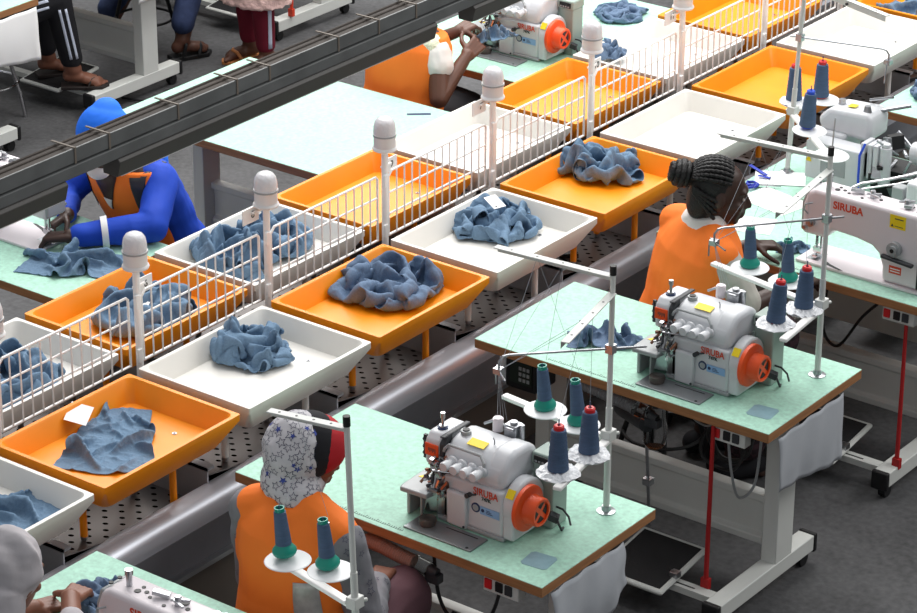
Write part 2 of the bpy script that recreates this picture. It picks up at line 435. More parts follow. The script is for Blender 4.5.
# ------------------------------------------------------------------ sorting trays
TX, TY, TD, TI = 0.49, 0.635, 0.108, 0.080     # rim size x, y and depth
def tray_mesh(deep=TD, ins=0.048, fl=0.014):
    """open tapered tray with a folded flat rim"""
    bm = bmesh.new()
    def ring(hx, hy, z, r=0.028, n=4):
        out = []
        for sx, sy, a0 in ((1, 1, 0), (-1, 1, pi / 2), (-1, -1, pi), (1, -1, 3 * pi / 2)):
            for k in range(n + 1):
                a = a0 + pi / 2 * k / n
                out.append(bm.verts.new((sx * (hx - r) + r * cos(a), sy * (hy - r) + r * sin(a), z)))
        return out
    hx, hy = TX / 2, TY / 2
    R_ = [ring(hx - ins, hy - ins, -deep), ring(hx, hy, -0.022, 0.006), ring(hx, hy, 0, 0.006),
          ring(hx - fl, hy - fl, 0), ring(hx - fl - 0.004, hy - fl - 0.004, -0.006), ring(hx - ins * .8 - 0.006, hy - ins * .8 - 0.006, -TI + 0.006)]
    R_[1] = R_[1]
    for a, b in zip(R_[:-1], R_[1:]):
        n = len(a)
        for i in range(n):
            bm.faces.new((a[i], a[(i + 1) % n], b[(i + 1) % n], b[i]))
    bm.faces.new(R_[0][::-1]); bm.faces.new(R_[-1])
    bmesh.ops.recalc_face_normals(bm, faces=bm.faces)
    me = bpy.data.meshes.new('tray_body'); bm.to_mesh(me); bm.free()
    return me
def make_tray(color, label, group, row):
    m = 'orange_tray' if color == 'orange' else 'white_tray'
    t = thing('sorting_tray', label, 'tray', group=group)
    link('tray_body', tray_mesh(), m, t, smooth=30)
    for x, y in ((0.040, 0.205), (0.030, -0.205), (-0.14, 0.205), (-0.14, -0.205)):
        zb_ = (0.5432 if y < 0 else 0.4745) - 0.85 + 0.0035 if row == 'r' else 0.4525 - 0.80
        mb = MB(); mb.cyl((x, y, zb_ + 0.012), (x, y, -TD + 0.002), 0.0125, seg=12)
        mb.cyl((x, y, zb_), (x, y, zb_ + 0.014), 0.011, 0.013, 10, 1)
        mb.build('leg', [m, 'steel'], t)
    mb = MB(); mb.cyl((0.07, 0.19, -TI + 0.005), (0.07, 0.19, -TI + 0.0085), 0.008, seg=14); mb.cyl((0.07, 0.19, -TI + 0.008), (0.07, 0.19, -TI + 0.0095), 0.004, seg=10, mat=1); mb.build('drain_screw', ['steel', 'dark'], t)
    return t
Z_R, Z_L = 0.85, 0.80
def rtray(k): return (-0.365, 0.85 - TY / 2 + 0.68 * (k - 1), Z_R)
def ltray(k): return (-1.055, 0.333 - TY / 2 + 0.6725 * k, Z_L)
right_labels = {
 -1: ('white', 'white front row sorting tray with folded slate fabric, cut off by left picture edge'),
 0: ('orange', 'orange sorting tray in front row holding a blouse laid over a white card'),
 1: ('white', 'white sorting tray in front row behind the star headscarf, one slate bundle inside'),
 2: ('orange', 'orange sorting tray in front row with a wide pile of slate garments at its corner'),
 3: ('white', 'white sorting tray in front row holding a slate bundle with a white card on top'),
 4: ('orange', 'orange sorting tray in front row beside the braided woman, rounded slate bundle inside'),
 5: ('white', 'empty white sorting tray in front row behind the braided hair bun'),
 6: ('orange', 'empty orange sorting tray in front row behind the cones with red tips'),
 7: ('white', 'empty white sorting tray in front row at the top right, beyond the empty orange one'),
 8: ('orange', 'orange sorting tray in the top right corner of the picture with slate fabric')}
left_labels = {
 0: ('white', 'white sorting tray behind the fence at the left edge, heaped with slate garments'),
 1: ('orange', 'orange sorting tray behind the fence with slate garments, below the blue jacket worker'),
 2: ('white', 'white sorting tray behind the fence full of slate garments, beside an orange empty one'),
 3: ('orange', 'empty orange sorting tray behind the fence with number nine tag, by the pale green table'),
 4: ('white', 'empty white sorting tray behind the fence, below the worker in cap-sleeved white top'),
 5: ('orange', 'empty orange sorting tray behind the fence in front of the far overlock machine'),
 6: ('white', 'empty white sorting tray behind the fence beside the bunched slate cloth on far table'),
 7: ('orange', 'empty orange sorting tray behind the fence at the top edge of the picture')}
for lab, posf, grp, row in ((right_labels, rtray, 'sorting trays of the front row', 'r'), (left_labels, ltray, 'sorting trays behind the wire fence', 'l')):
    protos = {}
    for k, (c, l) in lab.items():
        if c not in protos:
            protos[c] = make_tray(c, l, grp, row); protos[c].location = posf(k)
        else:
            dup(protos[c], posf(k), 0, l, grp)

# ------------------------------------------------------------------ lamp posts and wire fence panels
FX = -0.715
LY = [0.335 + 0.6715 * k for k in range(-1, 8)]
def make_post():
    t = thing('lamp_post', 'x', 'signal lamp')
    mb = MB(); mb.cyl((0, 0, 0.4515), (0, 0, 1.157), 0.0125, seg=14); mb.build('pole', 'white_metal', t)
    for z in (0.83, 1.03):
        mb = MB(); mb.cbox((0.012, -0.012, z), (0.012, 0.02, 0.05)); mb.build('panel_clip', 'white_metal', t, bev=0.002)
    mb = MB(); mb.lathe([(0.0, 1.15), (0.045, 1.15), (0.047, 1.155), (0.045, 1.16), (0.041, 1.163), (0.041, 1.205), (0.043, 1.208), (0.043, 1.213), (0.0, 1.213)])
    mb.build('lamp_socket', 'lampbase', t)
    mb = MB(); mb.lathe([(0.0, 1.212), (0.041, 1.212), (0.042, 1.222), (0.041, 1.240), (0.037, 1.258), (0.029, 1.270), (0.016, 1.277), (0.0, 1.279)], seg=28)
    mb.build('lamp_dome', 'lampglass', t)
    mb = MB(); mb.lathe([(0.040, 1.2055), (0.0445, 1.2055), (0.0445, 1.2115), (0.040, 1.2115)], seg=28); mb.build('socket_ring', 'machgrey', t)
    mb = MB(); mb.cyl((0, 0, 1.213), (0, 0, 1.25), 0.020, 0.016, 12); mb.build('bulb_holder', 'white_metal', t)
    return t
lamp_lab = ['first signal lamp post, next to the white tray at left edge', 'signal lamp post with dome in front of the blue jacket worker, number six tag',
            'signal lamp post with dome beside the white tray heaped with slate garments behind fence', 'signal lamp post with dome and number nine tag by the empty orange tray',
            'signal lamp post with dome above the empty white tray behind the fence, number seven tag', 'signal lamp post with dome and number ten tag left of the second white tray',
            'signal lamp post cut by the top edge, beside the far white tray', 'white fence post at the top right of the picture behind the tall thread stand',
            'white fence post above the top edge', 'last white fence post of the row']
post = make_post()
posts = []
for i, y in enumerate(LY):
    if i == 0: post['label'] = lamp_lab[0]; post['group'] = 'signal lamp posts along the wire fence'; post.location = (FX, y, 0); posts.append(post)
    else: posts.append(dup(post, (FX, y, 0), 0, lamp_lab[i]))
for i, ch, dy, z in ((1, '6', 0.05, 1.06), (2, '8', -0.04, 1.125), (3, '9', 0.07, 1.065), (4, '7', -0.05, 1.125), (5, '10', 0.08, 1.065), (6, '11', -0.05, 1.12)):
    dy = 0.058 if dy > 0 else -0.058
    mb = MB(); mb.box(-0.0255, dy - 0.042, z - 0.028, -0.0215, dy + 0.042, z + 0.028)
    tg = mb.build('number_tag', 'paper', posts[i])
    mb = MB(); mb.box(-0.021, min(0, dy) , z + 0.005, -0.012, max(0, dy), z + 0.012); mb.build('tag_bracket', 'white_metal', posts[i])
    text_on('number', ch, 0.036, 'print', tg, (-0.0208, dy + 0.010, z), (R(90), 0, R(90)), bold=0.0003)
def make_panel(L):
    t = thing('fence_panel', 'x', 'wire panel')
    mb = MB(); y0, y1, z0, z1 = 0.02, L - 0.045, 0.80, 1.055
    r = 0.0039
    pts = [(0, y0, z0), (0, y0, z1 - 0.02), (0, y0 + 0.02, z1), (0, y1 - 0.01, z1), (0, y1, z1 - 0.01), (0, y1, z0), (0, y0, z0)]
    mb.tube(pts, r * 1.3, 8)
    mb.build('panel_frame', 'white_metal', t)
    mb = MB()
    n = 13
    for k in range(1, n):
        y = y0 + (y1 - y0) * k / n; mb.cyl((0.003, y, z0), (0.003, y, z1), r * 0.8, seg=6)
    for k in range(1, 3):
        z = z0 + (z1 - z0) * k / 3; mb.cyl((0, y0, z), (0, y1, z), r, seg=6)
    mb.build('wire_grid', 'white_metal', t)
    return t
pan_lab = ['white wire fence panel in front of the white tray at left edge', 'white wire fence panel in front of orange tray below the blue jacket worker',
           'white wire fence panel in front of the white tray full of slate garments', 'white wire fence panel in front of the empty orange tray with the number nine tag',
           'white wire fence panel in front of the empty white tray with number seven tag', 'white wire fence panel in front of the orange tray by the far overlock machine',
           'white wire fence panel in front of the far empty white tray', 'white wire fence panel at the top right in front of the last orange tray', 'white wire fence panel in the top right corner']
pan = make_panel(0.6715)
for i, y in enumerate(LY[:-1]):
    if i == 0: pan['label'] = pan_lab[0]; pan['group'] = 'wire fence panels between the lamp posts'; pan.location = (FX, y, 0)
    else: dup(pan, (FX, y, 0), 0, pan_lab[i])
# ------------------------------------------------------------------ sewing tables
TT = 0.035
def make_table(L=1.2, W=0.61, ruler=True, label='', box=True, pedal=True):
    t = thing('sewing_table', label, 'table', group='green topped sewing tables')
    H = 0.75
    mb = MB(); mb.box(0, 0, H - TT, L, W, H - 0.002)
    tb = mb.build('tabletop', ['wood_edge'], t, bev=0.002)
    mb = MB(); mb.box(0.001, 0.001, H - 0.002, L - 0.001, W - 0.001, H); mb.build('laminate_sheet', 'green', t, smooth=0)
    if ruler:
        mb = MB()
        for k in range(46):
            x = 0.30 + k * 0.0085
            if 0.66 < x < 0.92: continue
            mb.box(x, 0.022, H, x + 0.0016, 0.03 + 0.006 * (k % 5 == 0), H + 0.0006)
        mb.box(0.30, 0.0212, H, 0.66, 0.0222, H + 0.0006)
        mb.build('ruler_print', 'print', t, smooth=0)
        mb = MB(); mb.T = MX.Translation((1.10, 0.115, 0)) @ MX.Rotation(R(6), 4, 'Z')
        mb.prism([(-.045, -.02), (-.035, -.03), (.035, -.03), (.045, -.02), (.045, .045), (.035, .055), (-.035, .055), (-.045, .045)], 'z', H, H + 0.0012)
        mb.build('frosted_inlay', 'glass_inlay', t, smooth=0)
    ym = W / 2
    for x in (0.12, L - 0.12):
        mb = MB(); mb.box(x - 0.03, ym - 0.055, 0.07, x + 0.03, ym + 0.055, H - TT - 0.02)
        mb.box(x - 0.022, ym - 0.2, H - TT - 0.03, x + 0.022, ym + 0.2, H - TT - 0.001)
        mb.build('column', 'stand', t, bev=0.004)
        mb = MB(); mb.box(x - 0.032, -0.10, 0.055, x + 0.032, W - 0.10, 0.115)
        ft = mb.build('foot_rail', 'stand', t, bev=0.004)
        for y in (-0.10, W - 0.10):
            s = -1 if y < 0 else 1
            mb = MB(); mb.box(x - 0.034, min(y, y + s * 0.022), 0.045, x + 0.034, max(y, y + s * 0.022), 0.118); mb.build('end_cap', 'black', ft, bev=0.006)
            mb = MB(); mb.cyl((x - 0.014, y - s * 0.03, 0.026), (x + 0.014, y - s * 0.03, 0.026), 0.026, seg=18)
            mb.cbox((x, y - s * 0.03, 0.045), (0.036, 0.03, 0.02)); mb.build('caster', 'black', ft)
    # long stretcher panel
    mb = MB(); ys = ym + 0.02
    mb.prism([(ys - .012, .14), (ys + .012, .14), (ys + .012, .34), (ys - .012, .34), (ys - .03, .335), (ys - .03, .31), (ys - .012, .30), (ys - .012, .18), (ys - .03, .17), (ys - .03, .145)], 'x', 0.15, L - 0.15)
    mb.build('stretcher', 'stand', t, bev=0.003)
    mb = MB(); mb.box(0.14, -0.045, 0.07, L - 0.14, 0.0, 0.095); mb.box(0.75, -0.03, 0.095, 0.83, -0.022, 0.0955, 1); mb.box(0.88, -0.03, 0.095, 0.96, -0.022, 0.0955, 1)
    mb.build('treadle_rail', ['stand', 'black'], t, bev=0.002)
    if pedal:
        p = MB(); p.T = MX.Translation((0.755, 0.02, 0.115)) @ MX.Rotation(R(8), 4, 'X')
        p.box(-0.135, -0.15, -0.012, 0.135, 0.15, 0.006); pd = p.build('treadle', 'stand', t, bev=0.01)
        p2 = MB(); p2.T = p.T; p2.box(-0.118, -0.132, 0.005, 0.118, 0.132, 0.0075); p2.build('treadle_mat', 'rubber', pd, smooth=0)
        p3 = MB(); p3.cyl((0.87, -0.02, 0.09), (0.87, -0.02, 0.13), 0.012, seg=10); p3.cbox((0.875, -0.02, 0.12), (0.03, 0.03, 0.02)); p3.build('treadle_pivot', 'steel', pd)
    if box:
        mb = MB(); mb.box(0.97, 0.02, H - TT - 0.06, 1.10, 0.06, H - TT); sb = mb.build('switch_box', 'stand', t, bev=0.003)
        for i, (x, m_) in enumerate(((0.99, 'redcap'), (1.03, 'black'), (1.065, 'dark'))):
            mb = MB(); mb.box(x - 0.013, 0.014, H - TT - 0.048, x + 0.013, 0.022, H - TT - 0.015); mb.build('switch_button', m_, sb, bev=0.002)
    return t
tb1 = make_table(label='green topped sewing table with overlock machine in front of the star headscarf worker')
tb1.location = (0, 0, 0)
tabs = {1: tb1}
def addt(k, loc, label, skip=()): tabs[k] = dup(tb1, loc, 0, label, 'green topped sewing tables', skip)
addt(0, (0, -1.245, 0), 'green topped sewing table at the bottom left where the grey hooded worker sews')
addt(2, (0.016, 1.2546, 0), 'green topped sewing table in the middle right with loose slate sash lying on it')
addt(3, (0.0, 2.43, 0), 'green topped sewing table with the white lockstitch machine, in front of the braided woman')
addt(4, (1.2, 3.655, 0), 'green topped sewing table carrying the flatlock machine, back to back with lockstitch table', ('frosted_inlay', 'ruler_print', 'switch_box'))
addt(5, (0.0, 4.09, 0), 'green topped sewing table at right edge with folded slate fabric on its corner')
addt(11, (-2.56, 0.60, 0), 'green topped sewing table at left where the blue jacket worker sews', ('frosted_inlay', 'ruler_print', 'switch_box'))
addt(13, (-2.10, 3.415, 0), 'green topped sewing table under the far overlock machine near the top edge', ('frosted_inlay',))
addt(14, (-1.30, 4.64, 0), 'green topped sewing table at the top edge with bunched slate cloth, behind far overlock', ('frosted_inlay', 'ruler_print', 'switch_box', 'treadle', 'treadle_rail'))
for k in (4, 14): tabs[k].rotation_euler = (0, 0, pi)
for k in (13, 14): tabs[k].scale = (.667, 1, 1)
tabs[12] = make_table(1.2, 0.87, False, 'large empty pale green table in the middle, beside the orange tray with number nine tag', False, False)
tabs[12].location = (-2.49, 2.09, 0)
addt(21, (-4.99, 2.36, 0), 'sewing table in the top left corner with a white paper sheet on its end', ('frosted_inlay', 'switch_box'))
addt(22, (-4.99, 3.50, 0), 'sewing table at the top left whose treadle carries the striped-trouser worker feet', ('frosted_inlay', 'switch_box'))
addt(23, (-4.99, 4.88, 0), 'sewing table at the top edge with white foot rail and hanging orange strap', ('frosted_inlay', 'switch_box'))

# hanging white sheets on table ends
def sheet(x, y0, y1, z1, drop0, drop1, wave, name_label, grp=None, bulge=0.02, m='sheet'):
    n = 20; k = 14; vs = []; fs = []
    for j in range(k + 1):
        for i in range(n + 1):
            a = i / n; b = j / k
            drop = drop0 + (drop1 - drop0) * a
            y = y0 + (y1 - y0) * a
            xx = x + bulge * sin(b * pi * 0.9) + wave * b * sin(a * 9 + 1.3) + 0.004 * sin(a * 23 + b * 3)
            vs.append((xx, y + wave * 1.5 * b * sin(b * 7 + 1), z1 - drop * b))
    for j in range(k):
        for i in range(n):
            q = j * (n + 1) + i; fs.append((q, q + 1, q + n + 2, q + n + 1))
    mb = MB(); mb.add(vs, fs)
    o = mb.build('hanging_sheet', m, smooth=180)
    s = o.modifiers.new('thick', 'SOLIDIFY'); s.thickness = 0.002
    tag(o, name_label, 'cloth sheet', grp)
    return o
sheet(1.205, 0.04, 0.43, 0.715, 0.30, 0.16, 0.014, 'thin white sheet hanging from the right end of the near overlock table', 'white sheets hanging from table ends')
sheet(1.222, 1.31, 1.74, 0.712, 0.20, 0.255, 0.006, 'thin white sheet hanging from the right end of the table with the slate sash', 'white sheets hanging from table ends', 0.008)
sheet(-3.785, 2.40, 2.95, 0.712, 0.18, 0.26, 0.004, 'white paper sheet hanging from the table end in the top left corner', 'white sheets hanging from table ends', 0.01, 'paper')
sheet(-3.785, 3.62, 4.10, 0.712, 0.17, 0.15, 0.004, 'white paper sheet hanging beside the tied table leg at the top', 'white sheets hanging from table ends', 0.01, 'paper')
# ------------------------------------------------------------------ overlock machine (origin: front-left corner of its table, table top level)
def make_overlock(label):
    t = thing('overlock_machine', label, 'sewing machine', group='overlock machines')
    # lower body
    mb = MB()
    mb.prism([(.150, .012), (.150, .165), (.345, .165), (.345, .012)], 'x', .715, .945)
    mb.prism([(.185, .012), (.185, .165), (.34, .165), (.34, .012)], 'x', .655, .72)
    mb.build('body', 'machine', t, bev=0.010, bseg=3)
    mb = MB()
    for x in (.70, .93):
        for y in (.165, .33): mb.cyl((x, y, 0), (x, y, .014), .016, seg=12)
    mb.box(.70, .145, .002, .952, .35, .016); mb.build('base_skirt', 'machgrey', t, bev=0.004)
    # upper housing with sloped front
    prof = [(.168, .150), (.160, .195), (.172, .225), (.205, .258), (.235, .268), (.300, .268), (.330, .255), (.345, .225), (.345, .150)]
    mb = MB(); mb.prism(prof, 'x', .705, .930)
    mb.build('upper_housing', 'machine', t, bev=0.014, bseg=3)
    mb = MB(); mb.prism([(.158, .165), (.170, .222), (.205, .262), (.235, .273), (.300, .273), (.332, .26), (.35, .225), (.35, .165)], 'x', .86, .938)
    mb.build('end_dome', 'machine', t, bev=0.018, bseg=4)
    # left head box with orange plate
    mb = MB(); mb.prism([(.172, .165), (.172, .248), (.195, .272), (.305, .272), (.315, .165)], 'x', .632, .690); hd = mb.build('head_box', 'machine', t, bev=0.008)
    mb = MB(); mb.prism([(.170, .2), (.170, .248), (.194, .2745), (.215, .2745), (.215, .2)], 'x', .688, .706); mb.box(.688, .172, .268, .706, .308, .274); mb.build('dark_band', 'dark', t, bev=0.003)
    mb = MB(); mb.box(.634, .1665, .198, .686, .172, .240); pl = mb.build('face_plate', 'wheel', t, bev=0.003)
    mb = MB()
    for i in range(6): mb.box(.648 + i * .005, .1662, .216 - (i % 2) * .004, .651 + i * .005, .1664, .226)
    mb.build('plate_print', 'print', pl, smooth=0)
    mb = MB(); mb.cyl((.660, .225, .27), (.660, .225, .283), .012, seg=14); mb.cyl((.660, .225, .283), (.660, .225, .31), .005, seg=10); mb.cyl((.660, .225, .308), (.660, .225, .325), .008, seg=12)
    mb.build('pressure_screw', 'steel', t)
    mb = MB(); mb.cyl((.660, .225, .271), (.660, .225, .2765), .017, seg=18); mb.build('screw_ring', 'bluedark', t)
    mb = MB(); mb.cyl((.735, .245, .266), (.735, .245, .280), .017, seg=18); mb.cyl((.735, .245, .28), (.735, .245, .283), .011, seg=14, mat=1); mb.build('oil_window', ['machgrey', 'black'], t)
    mb = MB(); mb.T = MX.Translation((.80, .218, .2655)) @ MX.Rotation(R(15), 4, 'X'); mb.box(-.032, -.016, 0, .032, .016, .0008); ys = mb.build('warning_label', 'yellow', t, smooth=0)
    mb = MB(); mb.tube([(.85, .235, .27), (.85, .235, .285), (.853, .225, .297)], .0025, 6); mb.build('guide_pin', 'steel', t)
    # thread rail along the shoulder
    mb = MB(); mb.tube([(.70, .176, .222), (.71, .170, .24), (.72, .178, .252), (.84, .178, .252), (.86, .168, .235), (.862, .160, .20)], .005, 8); mb.build('thread_rail', 'machgrey', t)
    for i in range(4):
        x = .745 + i * .037
        k = MB(); k.T = MX.Translation((x, .156, .208)) @ MX.Rotation(R(90), 4, 'X')
        k.lathe([(0, -.01), (.019, -.01), (.019, -.002), (.012, .003), (.012, .012), (.0155, .016), (.0165, .036), (.014, .042), (0, .043)], seg=18)
        k.build('tension_knob', 'machine', t)
    # work plate and its bracket
    mb = MB(); mb.prism([(.594, .105), (.600, .085), (.700, .090), (.708, .215), (.600, .232), (.590, .215)], 'z', .092, .108); mb.build('work_plate', 'machgrey', t, bev=0.004)
    mb = MB(); mb.box(.600, .12, 0, .612, .21, .092); mb.box(.600, .195, 0, .668, .21, .092); mb.box(.600, .12, .075, .668, .21, .092); mb.box(.648, .125, 0, .655, .20, .092); mb.build('plate_bracket', 'machgrey', t, bev=0.003)
    w_ = MB(); w_.T = MX.Translation((.622, .185, .1085)); w_.prism([(-.017, -.013), (.017, -.013), (0, .018)], 'z', 0, .0006); w_.build('warning_triangle', 'yellow', t, smooth=0)
    # needle and looper mechanism
    rnd = random.Random(3)
    mb = MB()
    for i in range(64):
        x = rnd.uniform(.664, .742); y = rnd.uniform(.13, .185); z = rnd.uniform(.095, .205)
        if rnd.random() < .5: mb.cbox((x, y, z), (rnd.uniform(.006, .018), rnd.uniform(.006, .016), rnd.uniform(.005, .03)), (rnd.uniform(-.4, .4), rnd.uniform(-.4, .4), 0), rnd.choice((0, 0, 1, 2, 3)))
        else:
            d = V((rnd.uniform(-1, 1), rnd.uniform(-1, .3), rnd.uniform(-1, 1))).normalized() * rnd.uniform(.012, .03)
            mb.cyl(V((x, y, z)) - d, V((x, y, z)) + d, rnd.uniform(.0025, .007), seg=8, mat=rnd.choice((0, 0, 1, 2, 3)))
    mb.cyl((.690, .15, .10), (.690, .15, .20), .004, seg=8); mb.cyl((.70, .15, .10), (.70, .15, .20), .004, seg=8)
    mb.build('needle_mechanism', ['chrome', 'steel', 'dark', 'bronze'], t)
    mb = MB(); mb.cbox((.70, .13, .112), (.03, .035, .012), (0, .1, .2)); mb.cyl((.70, .125, .118), (.695, .15, .165), .004, seg=8); mb.build('presser_foot', 'steel', t)
    mb = MB()
    for z in (.225, .2, .178): mb.tube([(.634, .18, z), (.615, .185, z + .012), (.612, .20, z + .02), (.625, .215, z + .01)], .003, 6)
    mb.box(.612, .19, .17, .622, .2, .25); mb.build('thread_guide', 'dark', t)
    # looper bay and front door
    mb = MB(); mb.box(.668, .150, .02, .745, .19, .12); mb.box(.668, .14, .09, .745, .152, .10); mb.build('looper_bay', 'steel', t, bev=0.002)
    mb = MB(); mb.T = MX.Translation((.782, .146, .066)) @ MX.Rotation(R(4), 4, 'X') @ MX.Rotation(R(2), 4, 'Y')
    mb.box(-.040, -.012, -.062, .034, .006, .06); dr = mb.build('front_door', 'machine', t, bev=0.006)
    mb = MB(); mb.T = MX.Translation((.782, .134, .06)); mb.cyl((.028, 0, -.045), (.028, -.003, -.045), .004, seg=10); mb.build('door_screw', 'dark', dr)
    mb = MB(); mb.cyl((.823, .137, .13), (.855, .135, .142), .0035, seg=8); mb.cyl((.822, .152, .126), (.822, .13, .128), .008, seg=12); mb.build('door_latch', 'dark', t)
    # lettering and labels on the front
    text_on('lettering', 'SIRUBA', .034, 'brandred', t, (.882, .1472, .146), (R(90), 0, 0), shear=.0, bold=.0004, sx=.84)
    text_on('model_lettering', '747K', .016, 'print', t, (.884, .1478, .126), (R(90), 0, 0), bold=.0006)
    mb = MB(); mb.box(.862, .1472, .073, .934, .1482, .100); bl = mb.build('front_label', 'blue_label', t, smooth=0)
    mb = MB(); mb.cyl((.872, .1472, .087), (.872, .1468, .087), .006, seg=12)
    for i in range(3): mb.box(.885, .1468, .08 + i * .005, .91 - i * .005, .1472, .082 + i * .005)
    mb.build('label_print', 'bluedark', bl, smooth=0)
    mb = MB(); mb.cyl((.845, .149, .089), (.845, .1468, .089), .016, seg=24); rl = mb.build('round_emblem', 'bluedark', t, smooth=0)
    mb = MB(); mb.cyl((.845, .1468, .089), (.845, .1464, .089), .011, seg=20); mb.build('emblem_face', 'machgrey', rl, smooth=0)
    # pulley cover, wheel
    mb = MB(); mb.prism([(.228 + .082 * cos(a), .116 + .082 * sin(a)) for a in [2 * pi * k / 28 for k in range(28)]], 'x', .944, .988); mb.box(.944, .150, .012, .986, .30, .12); mb.build('pulley_cover', 'machine', t, bev=0.008)
    mb = MB(); mb.T = MX.Translation((.966, .228 - .083 * cos(R(38)), .116 + .083 * sin(R(38)))) @ MX.Rotation(R(52), 4, 'X'); mb.box(-.014, -.015, 0, .014, .015, .001); mb.build('guard_label', 'yellow', t, smooth=0)
    Q = MX.Translation((.988, .205, .114)) @ MX.Rotation(R(90), 4, 'Y')
    mb = MB(); mb.lathe([(0, 0), (.070, 0), (.074, .004), (.074, .016), (.068, .021), (.050, .023), (.047, .028), (.046, .060), (.043, .064), (.036, .064), (.036, .058), (0, .058)], Q, 36)
    wh = mb.build('handwheel', 'wheel', t, smooth=40)
    mb = MB(); mb.T = Q
    for k in range(4):
        a0 = k * pi / 2 + .22 + pi / 4; a1 = (k + 1) * pi / 2 - .22 + pi / 4
        pts = [(.033 * cos(a0 + (a1 - a0) * i / 6), .033 * sin(a0 + (a1 - a0) * i / 6)) for i in range(7)] + [(.011 * cos((a0 + a1) / 2), .011 * sin((a0 + a1) / 2))]
        mb.prism(pts, 'z', .0575, .0592)
    mb.build('wheel_vent', 'black', wh, smooth=0)
    # motor and control box behind
    mb = MB(); mb.box(.945, .305, 0, 1.02, .385, .211); mb.prism([(.30, .210), (.305, .248), (.39, .248), (.39, .210)], 'x', .94, 1.022); mo = mb.build('motor_box', 'motor', t, bev=0.005)
    mb = MB(); mb.box(.952, .2985, .217, 1.01, .3025, .241); cp = mb.build('control_panel', 'black', mo, smooth=0)
    mb = MB()
    for i in range(4): mb.box(.956 + i * .013, .2972, .220, .964 + i * .013, .2986, .226)
    mb.build('panel_button', 'machgrey', cp, smooth=0)
    mb = MB(); mb.tube([(1.015, .32, .05), (1.04, .30, .055), (1.055, .29, .04), (1.06, .30, .015), (1.045, .33, .006)], .004, 8)
    mb.tube([(1.015, .33, .07), (1.05, .32, .075), (1.085, .30, .07), (1.10, .29, .05)], .0035, 8); mb.cbox((1.03, .30, .05), (.03, .03, .02), (0, .4, .5)); mb.build('cable', 'dark', t)
    mb = MB(); mb.cyl((.79, .335, .26), (.79, .335, .300), .017, seg=18); mb.cyl((.79, .335, .3), (.79, .335, .304), .014, seg=18); mb.build('filter_cap', 'machine2', t)
    mb = MB(); mb.box(.82, .325, .25, .865, .365, .295); mb.cyl((.83, .32, .285), (.86, .32, .285), .006, seg=8); mb.cyl((.843, .345, .295), (.843, .345, .303), .013, seg=12); mb.cyl((.875, .345, .25), (.875, .345, .30), .008, seg=10)
    mb.tube([(.74, .33, .27), (.77, .345, .285), (.82, .345, .275)], .005, 8); mb.build('thread_device', 'steel', t, bev=0.002)
    # chip guard, cup, slide plate on the table
    mb = MB(); mb.cyl((.705, .100, .02), (.712, .108, .115), .024, .018, 18); mb.build('chip_guard', 'clear', t)
    mb = MB(); mb.lathe([(0, 0), (.026, 0), (.028, .008), (.026, .022), (.02, .024), (0, .024)], MX.Translation((.700, .095, .0062)), 20); mb.build('waste_cup', 'cup', t)
    mb = MB(); mb.box(.648, .040, .0, .905, .132, .006); sp = mb.build('slide_plate', 'greysteel', t, bev=0.002)
    mb = MB(); mb.box(.70, .098, .006, .712, .130, .0066); mb.box(.76, .112, .006, .88, .1155, .0066); mb.cyl((.885, .05, .006), (.885, .05, .0068), .005, seg=10); mb.cyl((.665, .12, .006), (.665, .12, .0072), .011, .009, 12)
    mb.build('plate_slot', 'black', sp, smooth=0)
    return t
ov = make_overlock('overlock machine with orange handwheel in front of the star headscarf worker, steel slide plate')
ov.location = (0, 0, .75)
dup(ov, (.016, 1.2546, .75), 0, 'overlock machine with orange handwheel beside the loose slate sash, below the braided woman')
dup(ov, (-2.392, 3.531, .75), 0, 'far overlock machine being fed by the bare-armed worker near the top edge')

